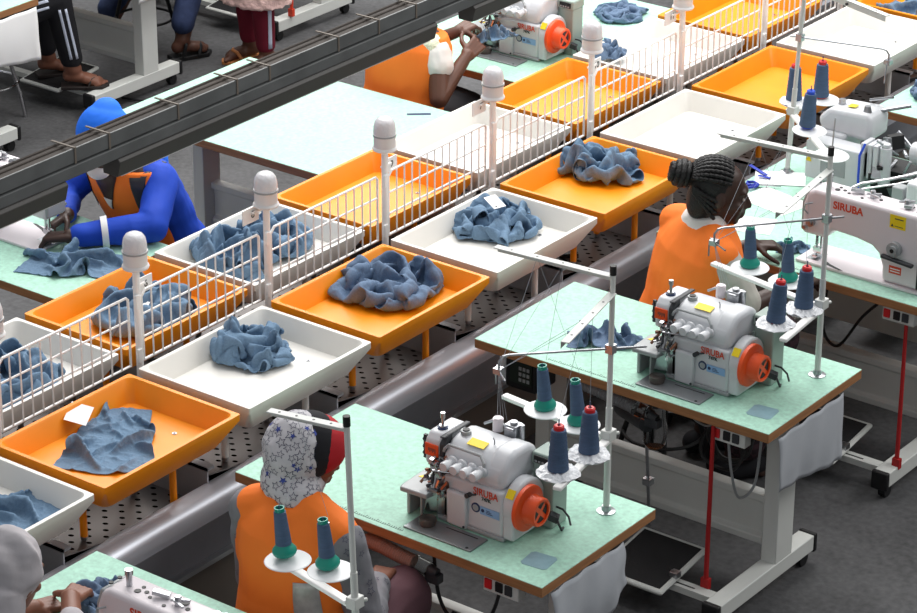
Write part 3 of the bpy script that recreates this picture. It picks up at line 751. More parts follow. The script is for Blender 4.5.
# ------------------------------------------------------------------ lockstitch machine (same origin convention)
def make_lockstitch(label, detail=True):
    t = thing('lockstitch_machine', label, 'sewing machine', group='lockstitch machines')
    mb = MB(); mb.box(.56, .085, 0, 1.13, .265, .012); bd = mb.build('bed', 'machine2', t, bev=0.003)
    mb = MB(); mb.cyl((.615, .15, .012), (.615, .15, .0128), .018, seg=16); mb.box(.59, .11, .012, .64, .19, .0124); mb.build('needle_plate', 'steel', bd)
    mb = MB(); mb.prism([(.66, .12), (.67, .105), (.745, .085), (.76, .09), (.69, .115), (.675, .125)], 'z', .012, .0126); mb.build('bed_slot', 'black', bd, smooth=0)
    # head + arm + column, arch opening
    poly = [(.572, .115), (.572, .235), (.59, .285), (.62, .300), (1.13, .300), (1.13, .012), (.915, .012), (.912, .07), (.895, .115), (.865, .138), (.80, .150), (.705, .155), (.690, .140), (.675, .115)]
    mb = MB(); mb.prism(poly, 'y', .095, .205); mb.build('arm', 'machine2', t, bev=0.016, bseg=4, smooth=50)
    mb = MB(); mb.prism([(.566, .125), (.566, .235), (.585, .29), (.60, .29), (.60, .125)], 'y', .10, .20); mb.build('head_cover', 'machgrey', t, bev=0.012, bseg=3)
    mb = MB(); mb.cyl((.612, .15, .012), (.612, .15, .14), .0035, seg=8); mb.cyl((.612, .15, .06), (.612, .15, .13), .006, seg=8); mb.cyl((.63, .15, .035), (.63, .15, .14), .005, seg=8); mb.box(.60, .14, .03, .635, .16, .05); mb.cbox((.618, .14, .02), (.02, .04, .006), (0, 0, 0))
    mb.build('needle_bar', 'chrome', t)
    mb = MB(); mb.cyl((.65, .15, .296), (.65, .15, .345), .009, seg=12); mb.cyl((.65, .15, .335), (.65, .15, .35), .012, seg=12); mb.build('pressure_screw', 'steel', t)
    mb = MB(); mb.cyl((.615, .095, .17), (.615, .078, .17), .016, seg=18); mb.cyl((.615, .08, .17), (.615, .07, .17), .010, seg=14); mb.tube([(.60, .09, .20), (.59, .075, .22), (.60, .07, .245), (.62, .085, .25)], .003, 6); mb.cyl((.59, .095, .145), (.59, .08, .145), .008, seg=10); mb.build('tension_dial', 'steel', t)
    mb = MB()
    for x, y, r in ((.60, .13, .007), (.60, .165, .007), (.69, .14, .010), (.69, .165, .006), (.715, .15, .007), (.74, .135, .006), (.84, .17, .011), (.865, .15, .007), (.99, .16, .008), (1.03, .13, .008), (.80, .125, .006)):
        mb.cyl((x, y, .298), (x, y, .3022), r, seg=12)
    mb.build('top_hole', 'black', t)
    mb = MB(); mb.cbox((.765, .155, .312), (.05, .02, .012), (0, .15, .4)); mb.cbox((.83, .16, .312), (.055, .008, .008), (0, 0, .5)); mb.cyl((.83, .15, .3), (.83, .15, .33), .010, seg=12); mb.cbox((.845, .135, .318), (.05, .008, .006), (0, 0, -.3))
    mb.cyl((.97, .15, .3), (.97, .15, .33), .011, seg=12); mb.cbox((.97, .15, .322), (.06, .01, .006), (0, 0, .7)); mb.cbox((.985, .14, .312), (.03, .03, .012), (0, 0, .2)); mb.build('bobbin_winder', 'steel', t, bev=0.001)
    text_on('lettering', 'SIRUBA', .040, 'brandred', t, (.762, .0945, .258), (R(90), 0, 0), bold=.0013, sx=.95)
    mb = MB(); mb.box(.935, .0942, .232, 1.0, .0948, .284); yl = mb.build('warning_label', 'yellow', t, smooth=0)
    mb = MB(); mb.prism([(.940, .238), (.952, .238), (.946, .249)], 'y', .0938, .0942); mb.box(.955, .0938, .268, .99, .0942, .272); mb.box(.955, .0938, .240, .99, .0942, .2425); mb.build('label_print', 'print', yl, smooth=0)
    mb = MB(); mb.cyl((.966, .095, .155), (.966, .075, .155), .028, seg=24); mb.cyl((.966, .075, .155), (.966, .066, .155), .018, seg=20); mb.cyl((.966, .066, .155), (.966, .064, .155), .008, seg=12, mat=1); mb.build('stitch_dial', ['machgrey', 'black'], t)
    mb = MB(); mb.cbox((.985, .075, .118), (.13, .02, .012), (0, .08, 0)); mb.build('reverse_lever', 'dark', t, bev=0.003)
    mb = MB(); mb.box(.945, .0942, .055, .995, .0948, .085); pl = mb.build('rating_plate', 'brandred', t, smooth=0)
    mb = MB()
    for i in range(2): mb.box(.95, .0938, .062 + i * .01, .99, .0942, .066 + i * .01)
    mb.build('plate_print', 'paper', pl, smooth=0)
    mb = MB(); mb.box(1.06, .088, .02, 1.075, .1, .29); mb.build('column_seam', 'black', t, bev=0.002)
    return t
lk = make_lockstitch('white lockstitch machine with red lettering, in front of the braided woman at right')
lk.location = (0, 2.43, .75)
dup(lk, (-.07, -1.245, .75), 0, 'lockstitch machine at the bottom left beside the grey hooded worker hand')
lt = dup(lk, (-2.56, .60, .75), 0, 'lockstitch machine under the overhead beam, beside the blue jacket worker hands')
lt.rotation_euler = (0, 0, R(180)); lt.location = (-1.15, 1.12, .75); lt.scale = (1, 1, .92)

# ------------------------------------------------------------------ flatlock machine behind the lockstitch
t = thing('flatlock_machine', 'grey white flatlock machine with black works and blue hose, at the right edge', 'sewing machine', (0, 3.045, .75))
mb = MB(); mb.box(.22, .10, .05, .47, .19, .205); mb.build('side_case', 'machine', t, bev=0.006)
mb = MB(); mb.box(.29, .0985, .085, .40, .1005, .155); mb.build('rating_plate', 'greysteel', t, smooth=0)
w_ = MB(); w_.prism([(.225, .12), (.25, .12), (.2375, .15)], 'y', .0982, .0992); w_.build('warning_triangle', 'yellow', t, smooth=0)
mb = MB(); mb.box(.20, .19, .03, .34, .33, .22); mb.build('rear_case', 'machine', t, bev=0.014, bseg=3)
mb = MB(); mb.prism([(.22, .205), (.20, .26), (.25, .31), (.42, .32), (.44, .29), (.44, .205)], 'y', .21, .36); mb.build('top_housing', 'machine', t, bev=0.02, bseg=3)
mb = MB(); mb.prism([(.31, .3188), (.345, .3215), (.345, .3225), (.31, .3198)], 'y', .25, .285); mb.build('warning_label', 'yellow', t, smooth=0)
mb = MB(); mb.cyl((.27, .28, .31), (.27, .28, .33), .015, seg=14); mb.cyl((.40, .25, .315), (.40, .25, .34), .018, .012, 14); mb.cyl((.40, .30, .3), (.52, .38, .33), .008, seg=8); mb.cyl((.36, .34, .33), (.48, .30, .38), .006, seg=8)
mb.build('thread_device', 'steel', t)
mb = MB()
mb.cyl((.545, .15, .08), (.545, .15, .235), .024, seg=18); mb.cyl((.545, .15, .235), (.545, .15, .25), .018, seg=18)
for x in (.46, .49, .515): mb.box(x - .01, .12, .10, x + .01, .2, .24)
mb.build('cylinder_arm', 'machine', t, bev=0.003)
rnd = random.Random(11); mb = MB()
for i in range(46):
    p = V((rnd.uniform(.46, .95), rnd.uniform(.12, .34), rnd.uniform(.05, .25)))
    if rnd.random() < .5: mb.cbox(p, [rnd.uniform(.012, .06) for _ in range(3)], (rnd.uniform(-.4, .4), rnd.uniform(-.4, .4), rnd.uniform(-1, 1)), rnd.choice((0, 1, 2)))
    else:
        d = V((rnd.uniform(-1, 1), rnd.uniform(-1, 1), rnd.uniform(-.5, 1))).normalized() * rnd.uniform(.02, .06); mb.cyl(p - d, p + d, rnd.uniform(.004, .012), seg=8, mat=rnd.choice((0, 0, 1)))
mb.box(.46, .20, .0, .95, .34, .12, 2)
mb.build('works', ['steel', 'greysteel', 'black'], t, bev=0.002)
mb = MB(); mb.cyl((.62, .24, .20), (.76, .24, .22), .045, seg=24); mb.cyl((.76, .24, .22), (.79, .24, .225), .06, seg=24); mb.build('motor', 'machine', t, bev=.004)
mb = MB(); mb.T = MX.Translation((.21, .0, 0)); mb.box(.44, -.06, .0, .52, .06, .0215); mb.box(.46, -.02, .02, .51, .03, .16); mb.build('clamp_stand', 'machgrey', t, bev=.005)
mb = MB(); mb.box(.74, -.04, .02, .95, .06, .20); mb.build('puller_case', 'machine', t, bev=.012, bseg=3)
mb = MB(); mb.tube([(.47, .12, .24), (.465, .09, .2), (.47, .08, .12), (.485, .06, .03), (.50, .04, .005)], .005, 8); mb.build('air_hose', 'bluecap', t)
mb = MB(); mb.tube([(.43, -.03, .06), (.52, .02, .12), (.62, .06, .15), (.75, .10, .2)], .006, 8); mb.tube([(.44, -.06, .05), (.54, .0, .11), (.65, .05, .14), (.75, .08, .18)], .004, 8); mb.build('guide_arm', 'chrome', t)
mb = MB(); mb.cyl((.30, .07, .0), (.30, .07, .03), .032, .028, 18); mb.build('magnet_cup', 'dark', t)
# ------------------------------------------------------------------ thread stands and cones (origin: pole foot on the table top)
def make_stand(label, arms, bars, wire, top=.835):
    t = thing('thread_stand', label, 'thread stand', group='thread stands on the tables')
    mb = MB(); mb.cyl((0, 0, .0), (0, 0, .36), .0105, seg=14); mb.cyl((0, 0, .34), (0, 0, top - .025), .0085, seg=14); mb.build('pole', 'stand', t)
    mb = MB(); mb.lathe([(0, 0), (.030, 0), (.030, .003), (.016, .006), (.013, .02), (0, .02)]); mb.build('base_flange', 'steel', t)
    mb = MB(); mb.cyl((0, 0, top - .03), (0, 0, top), .0105, seg=14); mb.build('pole_cap', 'black', t)
    mb = MB(); mb.cbox((0, 0, .268), (.035, .04, .035)); mb.cyl((-.02, -.02, .268), (.02, .03, .268), .006, seg=8); mb.build('arm_clamp', 'stand', t, bev=.003)
    for (x, y) in arms:
        d = V((x, y, 0)); L = d.length; a = math.atan2(y, x)
        mb = MB(); mb.T = MX.Translation((0, 0, .255)) @ MX.Rotation(a, 4, 'Z'); mb.box(0, -.014, -.010, L, .014, .004); mb.build('cross_arm', 'white_metal', t, bev=.004)
    for (x, y), z in bars:
        d = V((x, y, 0)); L = d.length; a = math.atan2(y, x)
        mb = MB(); mb.T = MX.Translation((0, 0, z)) @ MX.Rotation(a, 4, 'Z')
        mb.box(0, -.0135, -.002, L, .0135, .002); mb.box(0, -.0135, -.022, L, -.0115, .002); bb = mb.build('top_bar', 'stand', t, bev=.001)
        mb = MB(); mb.T = MX.Translation((0, 0, z)) @ MX.Rotation(a, 4, 'Z')
        for k in range(4): mb.cyl((L * (.2 + .22 * k), 0, .0015), (L * (.2 + .22 * k), 0, .0024), .004, seg=8)
        mb.cyl((L * .55, -.012, -.01), (L * .55, -.022, -.01), .005, seg=8); mb.build('thread_hole', 'dark', bb, smooth=0)
    if wire:
        z, (x, y), back = wire
        u = V((x, y, 0)).normalized()
        mb = MB(); a = V((0, 0, z)) - u * back; e = V((x, y, z))
        mb.tube([a, e - u * .03, e - u * .012 + V((0, 0, -.004)), e + V((0, 0, -.02)), e + V((0, 0, -.062))], .0042, 8); mb.cbox((0, 0, z), (.026, .026, .028)); mb.build('guide_rod', 'steel', t)
        p = V((-u.y, u.x, 0))
        mb = MB(); c = e + V((0, 0, -.05)); mb.cbox(c, (.026, .026, .018)); mb.cyl(c, c + p * .115 + V((0, 0, .02)), .003, seg=6); mb.tube([c - p * .01, c - p * .035, c - p * .05 + V((0, 0, -.03)), c - p * .05 + V((0, 0, -.07))], .003, 6)
        mb.build('thread_guide', 'steel', t)
    return t
def disc_on(t, x, y, film=False, r=.066, z=.262):
    mb = MB()
    if film:
        n = 40; vs = [V((x, y, z + .012))]; rn = random.Random(int(x * 999 + y * 77))
        rings = 6
        for j in range(1, rings + 1):
            for k in range(n):
                a = 2 * pi * k / n; rr = r * j / rings * (1 + (.05 * sin(5 * a) + .04 * rn.uniform(-1, 1)) * (j / rings)); vs.append(V((x + rr * cos(a), y + rr * sin(a), z + .010 - .012 * (j / rings) ** 2 + rn.uniform(-.004, .004))))
        fs = [(0, 1 + k, 1 + (k + 1) % n) for k in range(n)]
        for j in range(rings - 1):
            for k in range(n): fs.append((1 + j * n + k, 1 + (j + 1) * n + k, 1 + (j + 1) * n + (k + 1) % n, 1 + j * n + (k + 1) % n))
        mb.add(vs, fs); mb.lathe([(0, -.006), (r * .97, -.006), (r * .97, -.003), (0, -.003)], MX.Translation((x, y, z)), 32)
        return mb.build('spool_disc', 'film', t, smooth=20)
    mb.lathe([(0, -.004), (r, -.006), (r + .002, -.004), (r, -.002), (.02, .003), (0, .003)], MX.Translation((x, y, z)), 40)
    d = mb.build('spool_disc', 'disc', t)
    mb = MB(); mb.cyl((x, y, z), (x, y, z + .15), .003, seg=8); mb.build('spool_pin', 'steel', t)
    return d
cones_done = []
def make_cone(label, kind, loc, tilt=(0, 0)):
    """teal: slim, nearly used-up cone with flared teal foot; red / blue: full cone with coloured tip"""
    t = thing('thread_cone', label, 'thread cone', loc, group='cones of slate thread')
    t.rotation_euler = (tilt[0], tilt[1], 0)
    if kind == 'teal': t.scale = (1.06, 1.06, .90)
    if kind == 'teal':
        mb = MB(); mb.lathe([(.012, 0), (.030, .0), (.0335, .008), (.033, .016), (.0235, .030), (.021, .036), (.0135, .155), (.0142, .158), (.0142, .165), (.0105, .165), (.010, .14), (0, .13)], seg=28); mb.build('cone_core', 'teal', t)
        mb = MB(); mb.lathe([(.0205, .034), (.0222, .038), (.0165, .150), (.014, .152)], seg=28); mb.build('thread_winding', 'thread', t)
    else:
        m = 'redcap' if kind == 'red' else 'bluecap'
        mb = MB(); mb.lathe([(.010, 0), (.026, 0), (.012, .14), (.0165, .138), (.0165, .149), (.013, .153), (.006, .153), (.006, .12), (0, .12)], seg=24); mb.build('cone_core', m, t)
        pr = [(.024, .002), (.0325, .006)]
        for k in range(1, 16):
            z = .006 + .128 * k / 16; pr.append((.0325 - .0095 * k / 16 + (.0008 if k % 2 else -.0004), z))
        pr += [(.022, .137), (.012, .140)]
        mb = MB(); mb.lathe(pr, seg=28); mb.build('thread_winding', 'thread', t)
    mb = MB(); mb.cyl((0, 0, .12), (0, 0, .172), .002, seg=6); mb.build('thread_tail', 'thread', t)
    return t
# stand 1: table of the star headscarf worker
P1X, P1Y = 1.085, .505
pts = dict(a=(-.235, .03), b=(-.10, .013), c=(.05, -.165), d=(.04, -.315))
S1 = make_stand('tall thread stand with two teal and two red tipped cones, on the near overlock table', [(-.43, .045), (.06, -.36)], [((-.41, -.035), .80), ((.085, -.37), .745)], (.56, (-.24, -.245), .11))
S1.location = (P1X, P1Y, .75)
def cone_set(S, base, spec):
    for (x, y), kind, film, tilt, lab in spec:
        disc_on(S, x, y, film)
        if kind: make_cone(lab, kind, (base[0] + x, base[1] + y, .75 + .266), tilt)
cone_set(S1, (P1X, P1Y), [
 ((-.262, .035), 'teal', False, (R(4), R(-3)), 'slim teal footed thread cone, outer one on the near overlock stand'),
 ((-.122, .016), 'teal', False, (R(4), R(-4)), 'slim teal footed thread cone close to the pole on the near overlock stand'),
 ((.017, -.13), 'red', True, (0, 0), 'red tipped thread cone on crinkled film, beside the pole of the near overlock stand'),
 ((.010, -.282), 'red', True, (0, 0), 'red tipped thread cone on crinkled film above the near overlock orange handwheel')])
# stand 2: middle right table
P2X, P2Y = 1.115, 1.735
S2 = make_stand('tall thread stand with crinkled film discs on the table with the slate sash', [(-.49, .09), (.03, -.30)], [((-.41, -.04), .80), ((.06, -.42), .755)], (.58, (-.25, -.30), .06))
S2.location = (P2X, P2Y, .75)
cone_set(S2, (P2X, P2Y), [
 ((-.36, .125), 'teal', False, (0, R(-2)), 'slim teal footed thread cone in front of the braided woman sleeve'),
 ((-.195, .105), 'teal', False, (0, R(-3)), 'slim teal footed thread cone nearest the pole of the slate sash table stand'),
 ((-.035, -.06), 'red', True, (0, R(2)), 'red tipped thread cone nearest the pole of the slate sash table stand'),
 ((-.05, -.215), 'red', True, (R(-3), R(3)), 'red tipped thread cone directly right of the slate sash table overlock')])
# stand 0: bottom left table, in front of the worker's back
P0X, P0Y = 1.085, -.745
S0 = make_stand('tall thread stand with two teal cones, in front of the star headscarf worker back', [(-.36, .09)], [((-.245, -.035), .80)], None)
S0.location = (P0X + .02, P0Y, .75); S0.rotation_euler = (0, R(-2.2), 0)
cone_set(S0, (P0X, P0Y), [
 ((-.318, .09), 'teal', False, (R(3), R(-4)), 'slim teal footed thread cone against the middle of the worker orange vest back'),
 ((-.178, .112), 'teal', False, (R(3), R(-4)), 'slim teal footed thread cone nearest the pole in front of the worker orange vest back')])
# stand 4: back table with the flatlock
P4X, P4Y = .085, 3.245
S4 = make_stand('tall white thread stand with blue tipped cone, behind the lockstitch machine', [(-.05, .22), (.30, -.25)], [((.42, -.10), .80)], (.575, (.33, .12), .04))
S4.location = (P4X, P4Y, .75); S4.rotation_euler = (0, R(2.5), 0)
cone_set(S4, (P4X, P4Y), [
 ((.02, .20), 'red', False, (0, 0), 'red tipped thread cone, right of the pair standing before the empty orange tray'),
 ((-.045, .10), 'red', True, (0, 0), 'red tipped thread cone, left of the pair standing before the empty orange tray'),
 ((.145, -.115), 'blue', False, (0, R(3)), 'blue tipped thread cone on white disc behind the lockstitch machine'),
 ((.335, -.27), None, False, (0, 0), '')])

# thread strands from cones over the top bars to the machines
def strands(S, base, cones, bars, guide, mach):
    mb = MB(); bx, by = base
    for i, (x, y) in enumerate(cones):
        (ux_, uy_), z = bars[min(i // 2, len(bars) - 1)]; k = .42 + .22 * (i % 2)
        h = V((ux_ * k, uy_ * k, z - .001)); mb.tube([V((x, y, .266 + .165)), h], .0007, 4)
        if mach is not None:
            g = V(guide) if guide else h
            if guide: mb.tube([h, g], .0007, 4)
            m = V(mach) + V((.012 * i - .02, 0, 0)) - V((bx, by, 0)); mb.tube([g, m], .0007, 4)
    mb.build('thread_strands', 'thread_light', S, smooth=0)
strands(S1, (P1X, P1Y), [(-.262, .035), (-.122, .016), (.017, -.13), (.010, -.282)], [((-.41, -.035), .80), ((.085, -.37), .745)], (-.24, -.245, .51), (.80, .345, .30))
strands(S2, (P2X, P2Y), [(-.36, .125), (-.195, .105), (-.035, -.06), (-.05, -.215)], [((-.41, -.04), .80), ((.06, -.42), .755)], (-.25, -.30, .53), (.816, 1.60, .30))
strands(S0, (P0X, P0Y), [(-.318, .09), (-.178, .112)], [((-.245, -.035), .80)], None, None)
# ------------------------------------------------------------------ crumpled garments: a small cloth relaxation, then a mesh
def cloth(seed, sx, sy, comp, h0=.10, N=52, steps=80, tuck=.75, twist=0.0, taper=0.0, zfloor=0.004):
    rn = np.random.RandomState(seed)
    Mx = max(10, int(round(N * sx / max(sx, sy)))); My = max(10, int(round(N * sy / max(sx, sy))))
    U, W_ = np.meshgrid(np.linspace(-.5, .5, Mx), np.linspace(-.5, .5, My), indexing='ij')
    rest = np.stack([U * sx * (1 - taper * W_), W_ * sy, 0 * U], -1)
    def nz(f, s):
        g = np.zeros_like(U); 
        for _ in range(5):
            kx, ky = rn.uniform(-f, f, 2); g += np.sin(kx * U * 6.28 + ky * W_ * 6.28 + rn.uniform(0, 6.28))
        return g / 5 * s
    X = rest.copy()
    X[..., 0] = X[..., 0] * comp + nz(2.2, .22 * sx * (1 - comp)); X[..., 1] = X[..., 1] * comp + nz(2.2, .22 * sy * (1 - comp))
    rr = np.sqrt((X[..., 0] / sx) ** 2 + (X[..., 1] / sy) ** 2)
    if tuck:
        rho = rr / comp
        tk = np.sin(np.clip(rho * 2, 0, 1.45) * pi * tuck * .75) / (np.clip(rho * 2, .02, 9) * pi * tuck * .75) * 1.25
        X[..., 0] *= tk; X[..., 1] *= tk
    X[..., 2] = .05 + h0 * np.clip(1 - rr / comp * 1.2, -.3, 1) + np.abs(nz(3.0, .5 * h0 + .02)) + rn.uniform(0, .006, U.shape)
    if twist:
        a = twist * rr * 2; x0, y0 = X[..., 0].copy(), X[..., 1].copy()
        X[..., 0] = x0 * np.cos(a) - y0 * np.sin(a); X[..., 1] = x0 * np.sin(a) + y0 * np.cos(a)
    X = X.astype(np.float32); P = X.copy()
    def con(di, dj, k):
        A = (slice(0, Mx - di), slice(max(0, -dj), My - max(0, dj))); B = (slice(di, Mx), slice(max(0, dj), My + min(0, dj)))
        L0 = np.linalg.norm(rest[B] - rest[A], axis=-1).astype(np.float32)
        return A, B, L0, k
    cons = [con(1, 0, .5), con(0, 1, .5), con(1, 1, .25), con(1, -1, .25), con(2, 0, .12), con(0, 2, .12), con(3, 0, .05), con(0, 3, .05)]
    gi, gj = np.meshgrid(np.arange(Mx), np.arange(My), indexing='ij'); gi = gi.ravel(); gj = gj.ravel()
    near = (np.abs(gi[:, None] - gi[None]) <= 2) & (np.abs(gj[:, None] - gj[None]) <= 2)
    th = .0125
    for s in range(steps):
        v = (X - P) * .93; P = X.copy(); X = X + v; X[..., 2] -= .0007
        for it in range(7):
            for A, B, L0, k in cons:
                d = X[B] - X[A]; L = np.linalg.norm(d, axis=-1) + 1e-9
                c = (d * ((L - L0) / L)[..., None] * k).astype(np.float32)
                X[A] += c; X[B] -= c
            fl = X[..., 2] < zfloor
            X[..., 2][fl] = zfloor
        fl = X[..., 2] < zfloor + .003
        X[..., :2][fl] = X[..., :2][fl] * .25 + P[..., :2][fl] * .75
        if s % 2 == 0:
            Q = X.reshape(-1, 3); n2 = (Q ** 2).sum(1)
            D2 = n2[:, None] + n2[None] - 2 * Q @ Q.T
            I, J = np.nonzero((D2 < th * th) & ~near)
            if len(I):
                d = Q[I] - Q[J]; L = np.sqrt((d ** 2).sum(1)) + 1e-5
                d = d / L[:, None]; d[:, 2] += np.where(d[:, 2] >= 0, .3, -.3)
                c = d * (((th - L) * .30).clip(0, .006))[:, None]
                np.add.at(Q, I, c); X = Q.reshape(X.shape)
                X[..., 2] = np.maximum(X[..., 2], zfloor)
    for _ in range(1):
        Y = X.copy(); Y[1:-1, 1:-1] = X[1:-1, 1:-1] * .6 + .1 * (X[2:, 1:-1] + X[:-2, 1:-1] + X[1:-1, 2:] + X[1:-1, :-2]); X = Y
    X[..., :2] -= X[..., :2].reshape(-1, 2).mean(0)
    fs = [(i * My + j, (i + 1) * My + j, (i + 1) * My + j + 1, i * My + j + 1) for i in range(Mx - 1) for j in range(My - 1)]
    return X.reshape(-1, 3), fs
CL = {}
WRK = bpy.data.textures.new('wrinkles', 'MUSGRAVE'); WRK.musgrave_type = 'RIDGED_MULTIFRACTAL'; WRK.noise_scale = .05; WRK.octaves = 4; WRK.noise_intensity = .35
def garment(key, label, loc, rz, sc=(1, 1, 1), group=None, m='denim', cat='garment', name='garment', dome=.9):
    if key not in CL:
        args = CLOTHS[key]; X, fs = cloth(*args[0], **args[1]); CL[key] = (X, fs)
    X, fs = CL[key]
    Y = X * np.array(sc); rr = np.sqrt((Y[:, 0] ** 2 + Y[:, 1] ** 2)); rm = rr.max(); Y[:, 2] = Y[:, 2] * (1 + dome * np.cos(np.clip(rr / rm, 0, 1) * pi / 2))
    me = bpy.data.meshes.new(name); me.from_pydata([tuple(map(float, p)) for p in Y], [], fs); me.update()
    o = link(name, me, m, None, loc, (0, 0, rz), 180)
    s = o.modifiers.new('fine', 'SUBSURF'); s.levels = 1; s.render_levels = 2
    s = o.modifiers.new('wrinkles', 'DISPLACE'); s.texture = WRK; s.strength = .012; s.mid_level = .5; s.texture_coords = 'LOCAL'
    s = o.modifiers.new('thick', 'SOLIDIFY'); s.thickness = .0022; s.offset = 1
    return tag(o, label, cat, group)
CLOTHS = {
 'a': ((1, .66, .62, .42), dict(h0=.14)),
 'b': ((2, .80, .66, .46), dict(h0=.13, twist=.6)),
 'c': ((3, .66, .66, .42), dict(h0=.13, twist=-.8)),
 'd': ((4, .60, .64, .40), dict(h0=.18)),
 'e': ((15, .44, .56, .72), dict(h0=.05, taper=.5, tuck=.3)),
 'f': ((6, .80, .80, .44), dict(h0=.16, twist=.9)),
 'g': ((8, .52, .34, .60), dict(h0=.07, tuck=0)),
 'h': ((9, .62, .22, .55), dict(h0=.04, tuck=0)),
}
GB = Z_R - TI + .008; GL = Z_L - TI + .008
def rt(k, dx, dy, dz=0): x, y, z = rtray(k); return (x + dx, y + dy, GB + dz)
def lt_(k, dx, dy, dz=0): x, y, z = ltray(k); return (x + dx, y + dy, GL + dz)
gr = 'slate garments in the front row trays'; gl = 'slate garments in the trays behind the fence'
garment('e', 'slate blouse laid flat in the orange tray at lower left, white card under it', rt(0, -.05, .03), R(35), (.62, .86, 1.35), gr, 'denim', dome=.35)
garment('d', 'crumpled slate bundle in the white tray behind the star headscarf worker', rt(1, -.115, .10), R(40), (.95, .95, 1.25), gr)
garment('b', 'widest slate garment pile, spread in the orange tray at the centre of the front row', rt(2, -.06, .115), R(15), (1.0, 1.0, 1.1), gr, 'denim2')
garment('a', 'slate bundle under a white card in the white tray of the front row', rt(3, -.10, .13), R(-30), (1.0, 1.0, 1.2), gr)
garment('c', 'rounded slate bundle in the orange tray left of the braided woman', rt(4, -.105, .15), R(100), (.92, .92, 1.4), gr)
garment('g', 'slate garment in the white tray at the left edge of the front row', rt(-1, -.02, .10), R(20), (1, 1, 1), gr)
garment('g', 'slate garment in the orange tray in the top right corner', rt(8, -.04, -.10), R(200), (1, 1, 1), gr)
garment('f', 'heap of slate garments in the white tray at the left edge behind the fence', lt_(0, .0, -.02), R(10), (.92, 1.0, 1.3), gl)
garment('b', 'slate garments in the orange tray behind the fence below the blue jacket worker', lt_(1, .03, .02), R(120), (.98, .90, 1.15), gl)
garment('d', 'end of a slate garment rising at the corner of the orange tray behind the fence', lt_(1, -.10, .14), R(10), (.42, .5, .9), gl)
garment('f', 'left heap of slate garments in the full white tray behind the fence', lt_(2, -.03, -.11), R(150), (.92, .72, 1.5), gl)
garment('c', 'right heap of slate garments in the full white tray behind the fence', lt_(2, -.04, .10), R(35), (.92, .86, 1.5), gl)
gt = 'slate cloth on the table tops'
garment('h', 'narrow slate sash lying on the table left of the middle overlock', (.40, 1.515, .750), R(30), (.62, .62, 1.0), gt, 'denim2')
garment('g', 'slate cloth being sewn under the blue jacket worker hands', (-1.52, .86, .750), R(28), (1.0, .72, 1.0), gt)
garment('a', 'bunched slate cloth on the far table near the top edge', (-1.50, 4.40, .750), R(70), (.72, .72, .7), gt, 'denim2')
garment('d', 'slate cloth on the far table right of the distant overlock handwheel', (-1.27, 3.93, .750), R(70), (.6, .6, .8), gt, 'denim2')
garment('c', 'folded slate fabric on the corner of the table at right edge', (.14, 4.38, .750), R(30), (.7, .7, .8), gt, 'denim2')
garment('a', 'dark slate cloth between the grey hooded worker hand and the lockstitch machine', (.25, -.86, .750), R(10), (.72, .72, .8), gt, 'denim2')
def card(label, loc, rot, w=.06, h=.04, hole=True):
    mb = MB(); mb.box(-w / 2, -h / 2, 0, w / 2, h / 2, .0012)
    c = mb.build('paper_card', 'paper', None, loc, rot, 0); tag(c, label, 'card', 'white cards on the garments')
    if hole:
        mb = MB(); mb.cyl((w * .36, -h * .2, .0012), (w * .36, -h * .2, .0016), .0045, seg=12); mb.build('punch_hole', 'black', c, smooth=0)
    return c
# ------------------------------------------------------------------ people
def hand(P, w, d, n, side, curl=.5, s=1.0, spread=.12):
    """palm, four unequal bent fingers and a thumb; d fingers direction, n back of hand, side towards the thumb"""
    w = V(w); d = V(d).normalized(); n = V(n); n = (n - d * n.dot(d)).normalized(); sd = V(side); sd = (sd - d * sd.dot(d) - n * sd.dot(n)).normalized()
    for k in (-.026, -.009, .009, .026):
        P.cap(w + sd * k * .7 * s, .0145 * s, w + d * .078 * s + sd * k * s, .0125 * s, 10)
    for i, (ln, k) in enumerate(((.92, .029), (1.05, .0098), (1.0, -.0098), (.80, -.028))):
        p = w + d * .078 * s + sd * k * s; a = .15; dd = (d + sd * spread * (k / .029)).normalized(); r = .0095 * s
        for j, L in enumerate((.040, .026, .021)):
            a += curl * (1.0, 1.15, .7)[j]
            e = p + (dd * cos(a) - n * sin(a)) * L * ln * s
            P.cap(p, r, e, r * .9, 10); p = e; r *= .9
    p = w + d * .018 * s + sd * .024 * s
    for L, r, t in ((.040, .0125, .9), (.032, .0105, .45), (.026, .0095, .2)):
        e = p + (d * (1 - t * .55) + sd * t - n * (.35 + .2 * curl)).normalized() * L * s
        P.cap(p, r * s, e, r * .9 * s, 10); p = e

def head(P, H, s=1.0, neck=None):
    """H: head matrix, +y is where the face looks"""
    def E(c, r):
        P.ell(H @ V(c), [x for x in r], H.to_3x3())
    E((0, -.012, .030), (.076, .096, .092)); E((0, .036, -.030), (.060, .062, .078)); E((0, .066, -.088), (.026, .026, .020)); E((0, .045, -.070), (.047, .045, .035))
    E((0, .078, .036), (.052, .018, .014))
    for sx in (-1, 1):
        E((sx * .040, .066, -.022), (.022, .022, .018)); E((sx * .078, -.006, -.008), (.010, .019, .033)); E((sx * .073, -.002, -.032), (.008, .011, .013))
    P.cap(H @ V((0, .088, .018)), .0085, H @ V((0, .112, -.022)), .0125, 10); E((-.011, .100, -.027), (.009, .010, .008)); E((.011, .100, -.027), (.009, .010, .008))
    E((0, .096, -.052), (.024, .011, .0075)); E((0, .094, -.066), (.022, .011, .0085))
    nk = neck if neck is not None else H @ V((0, -.05, -.17))
    P.cap(H @ V((0, -.018, -.05)), .052, nk, .058)
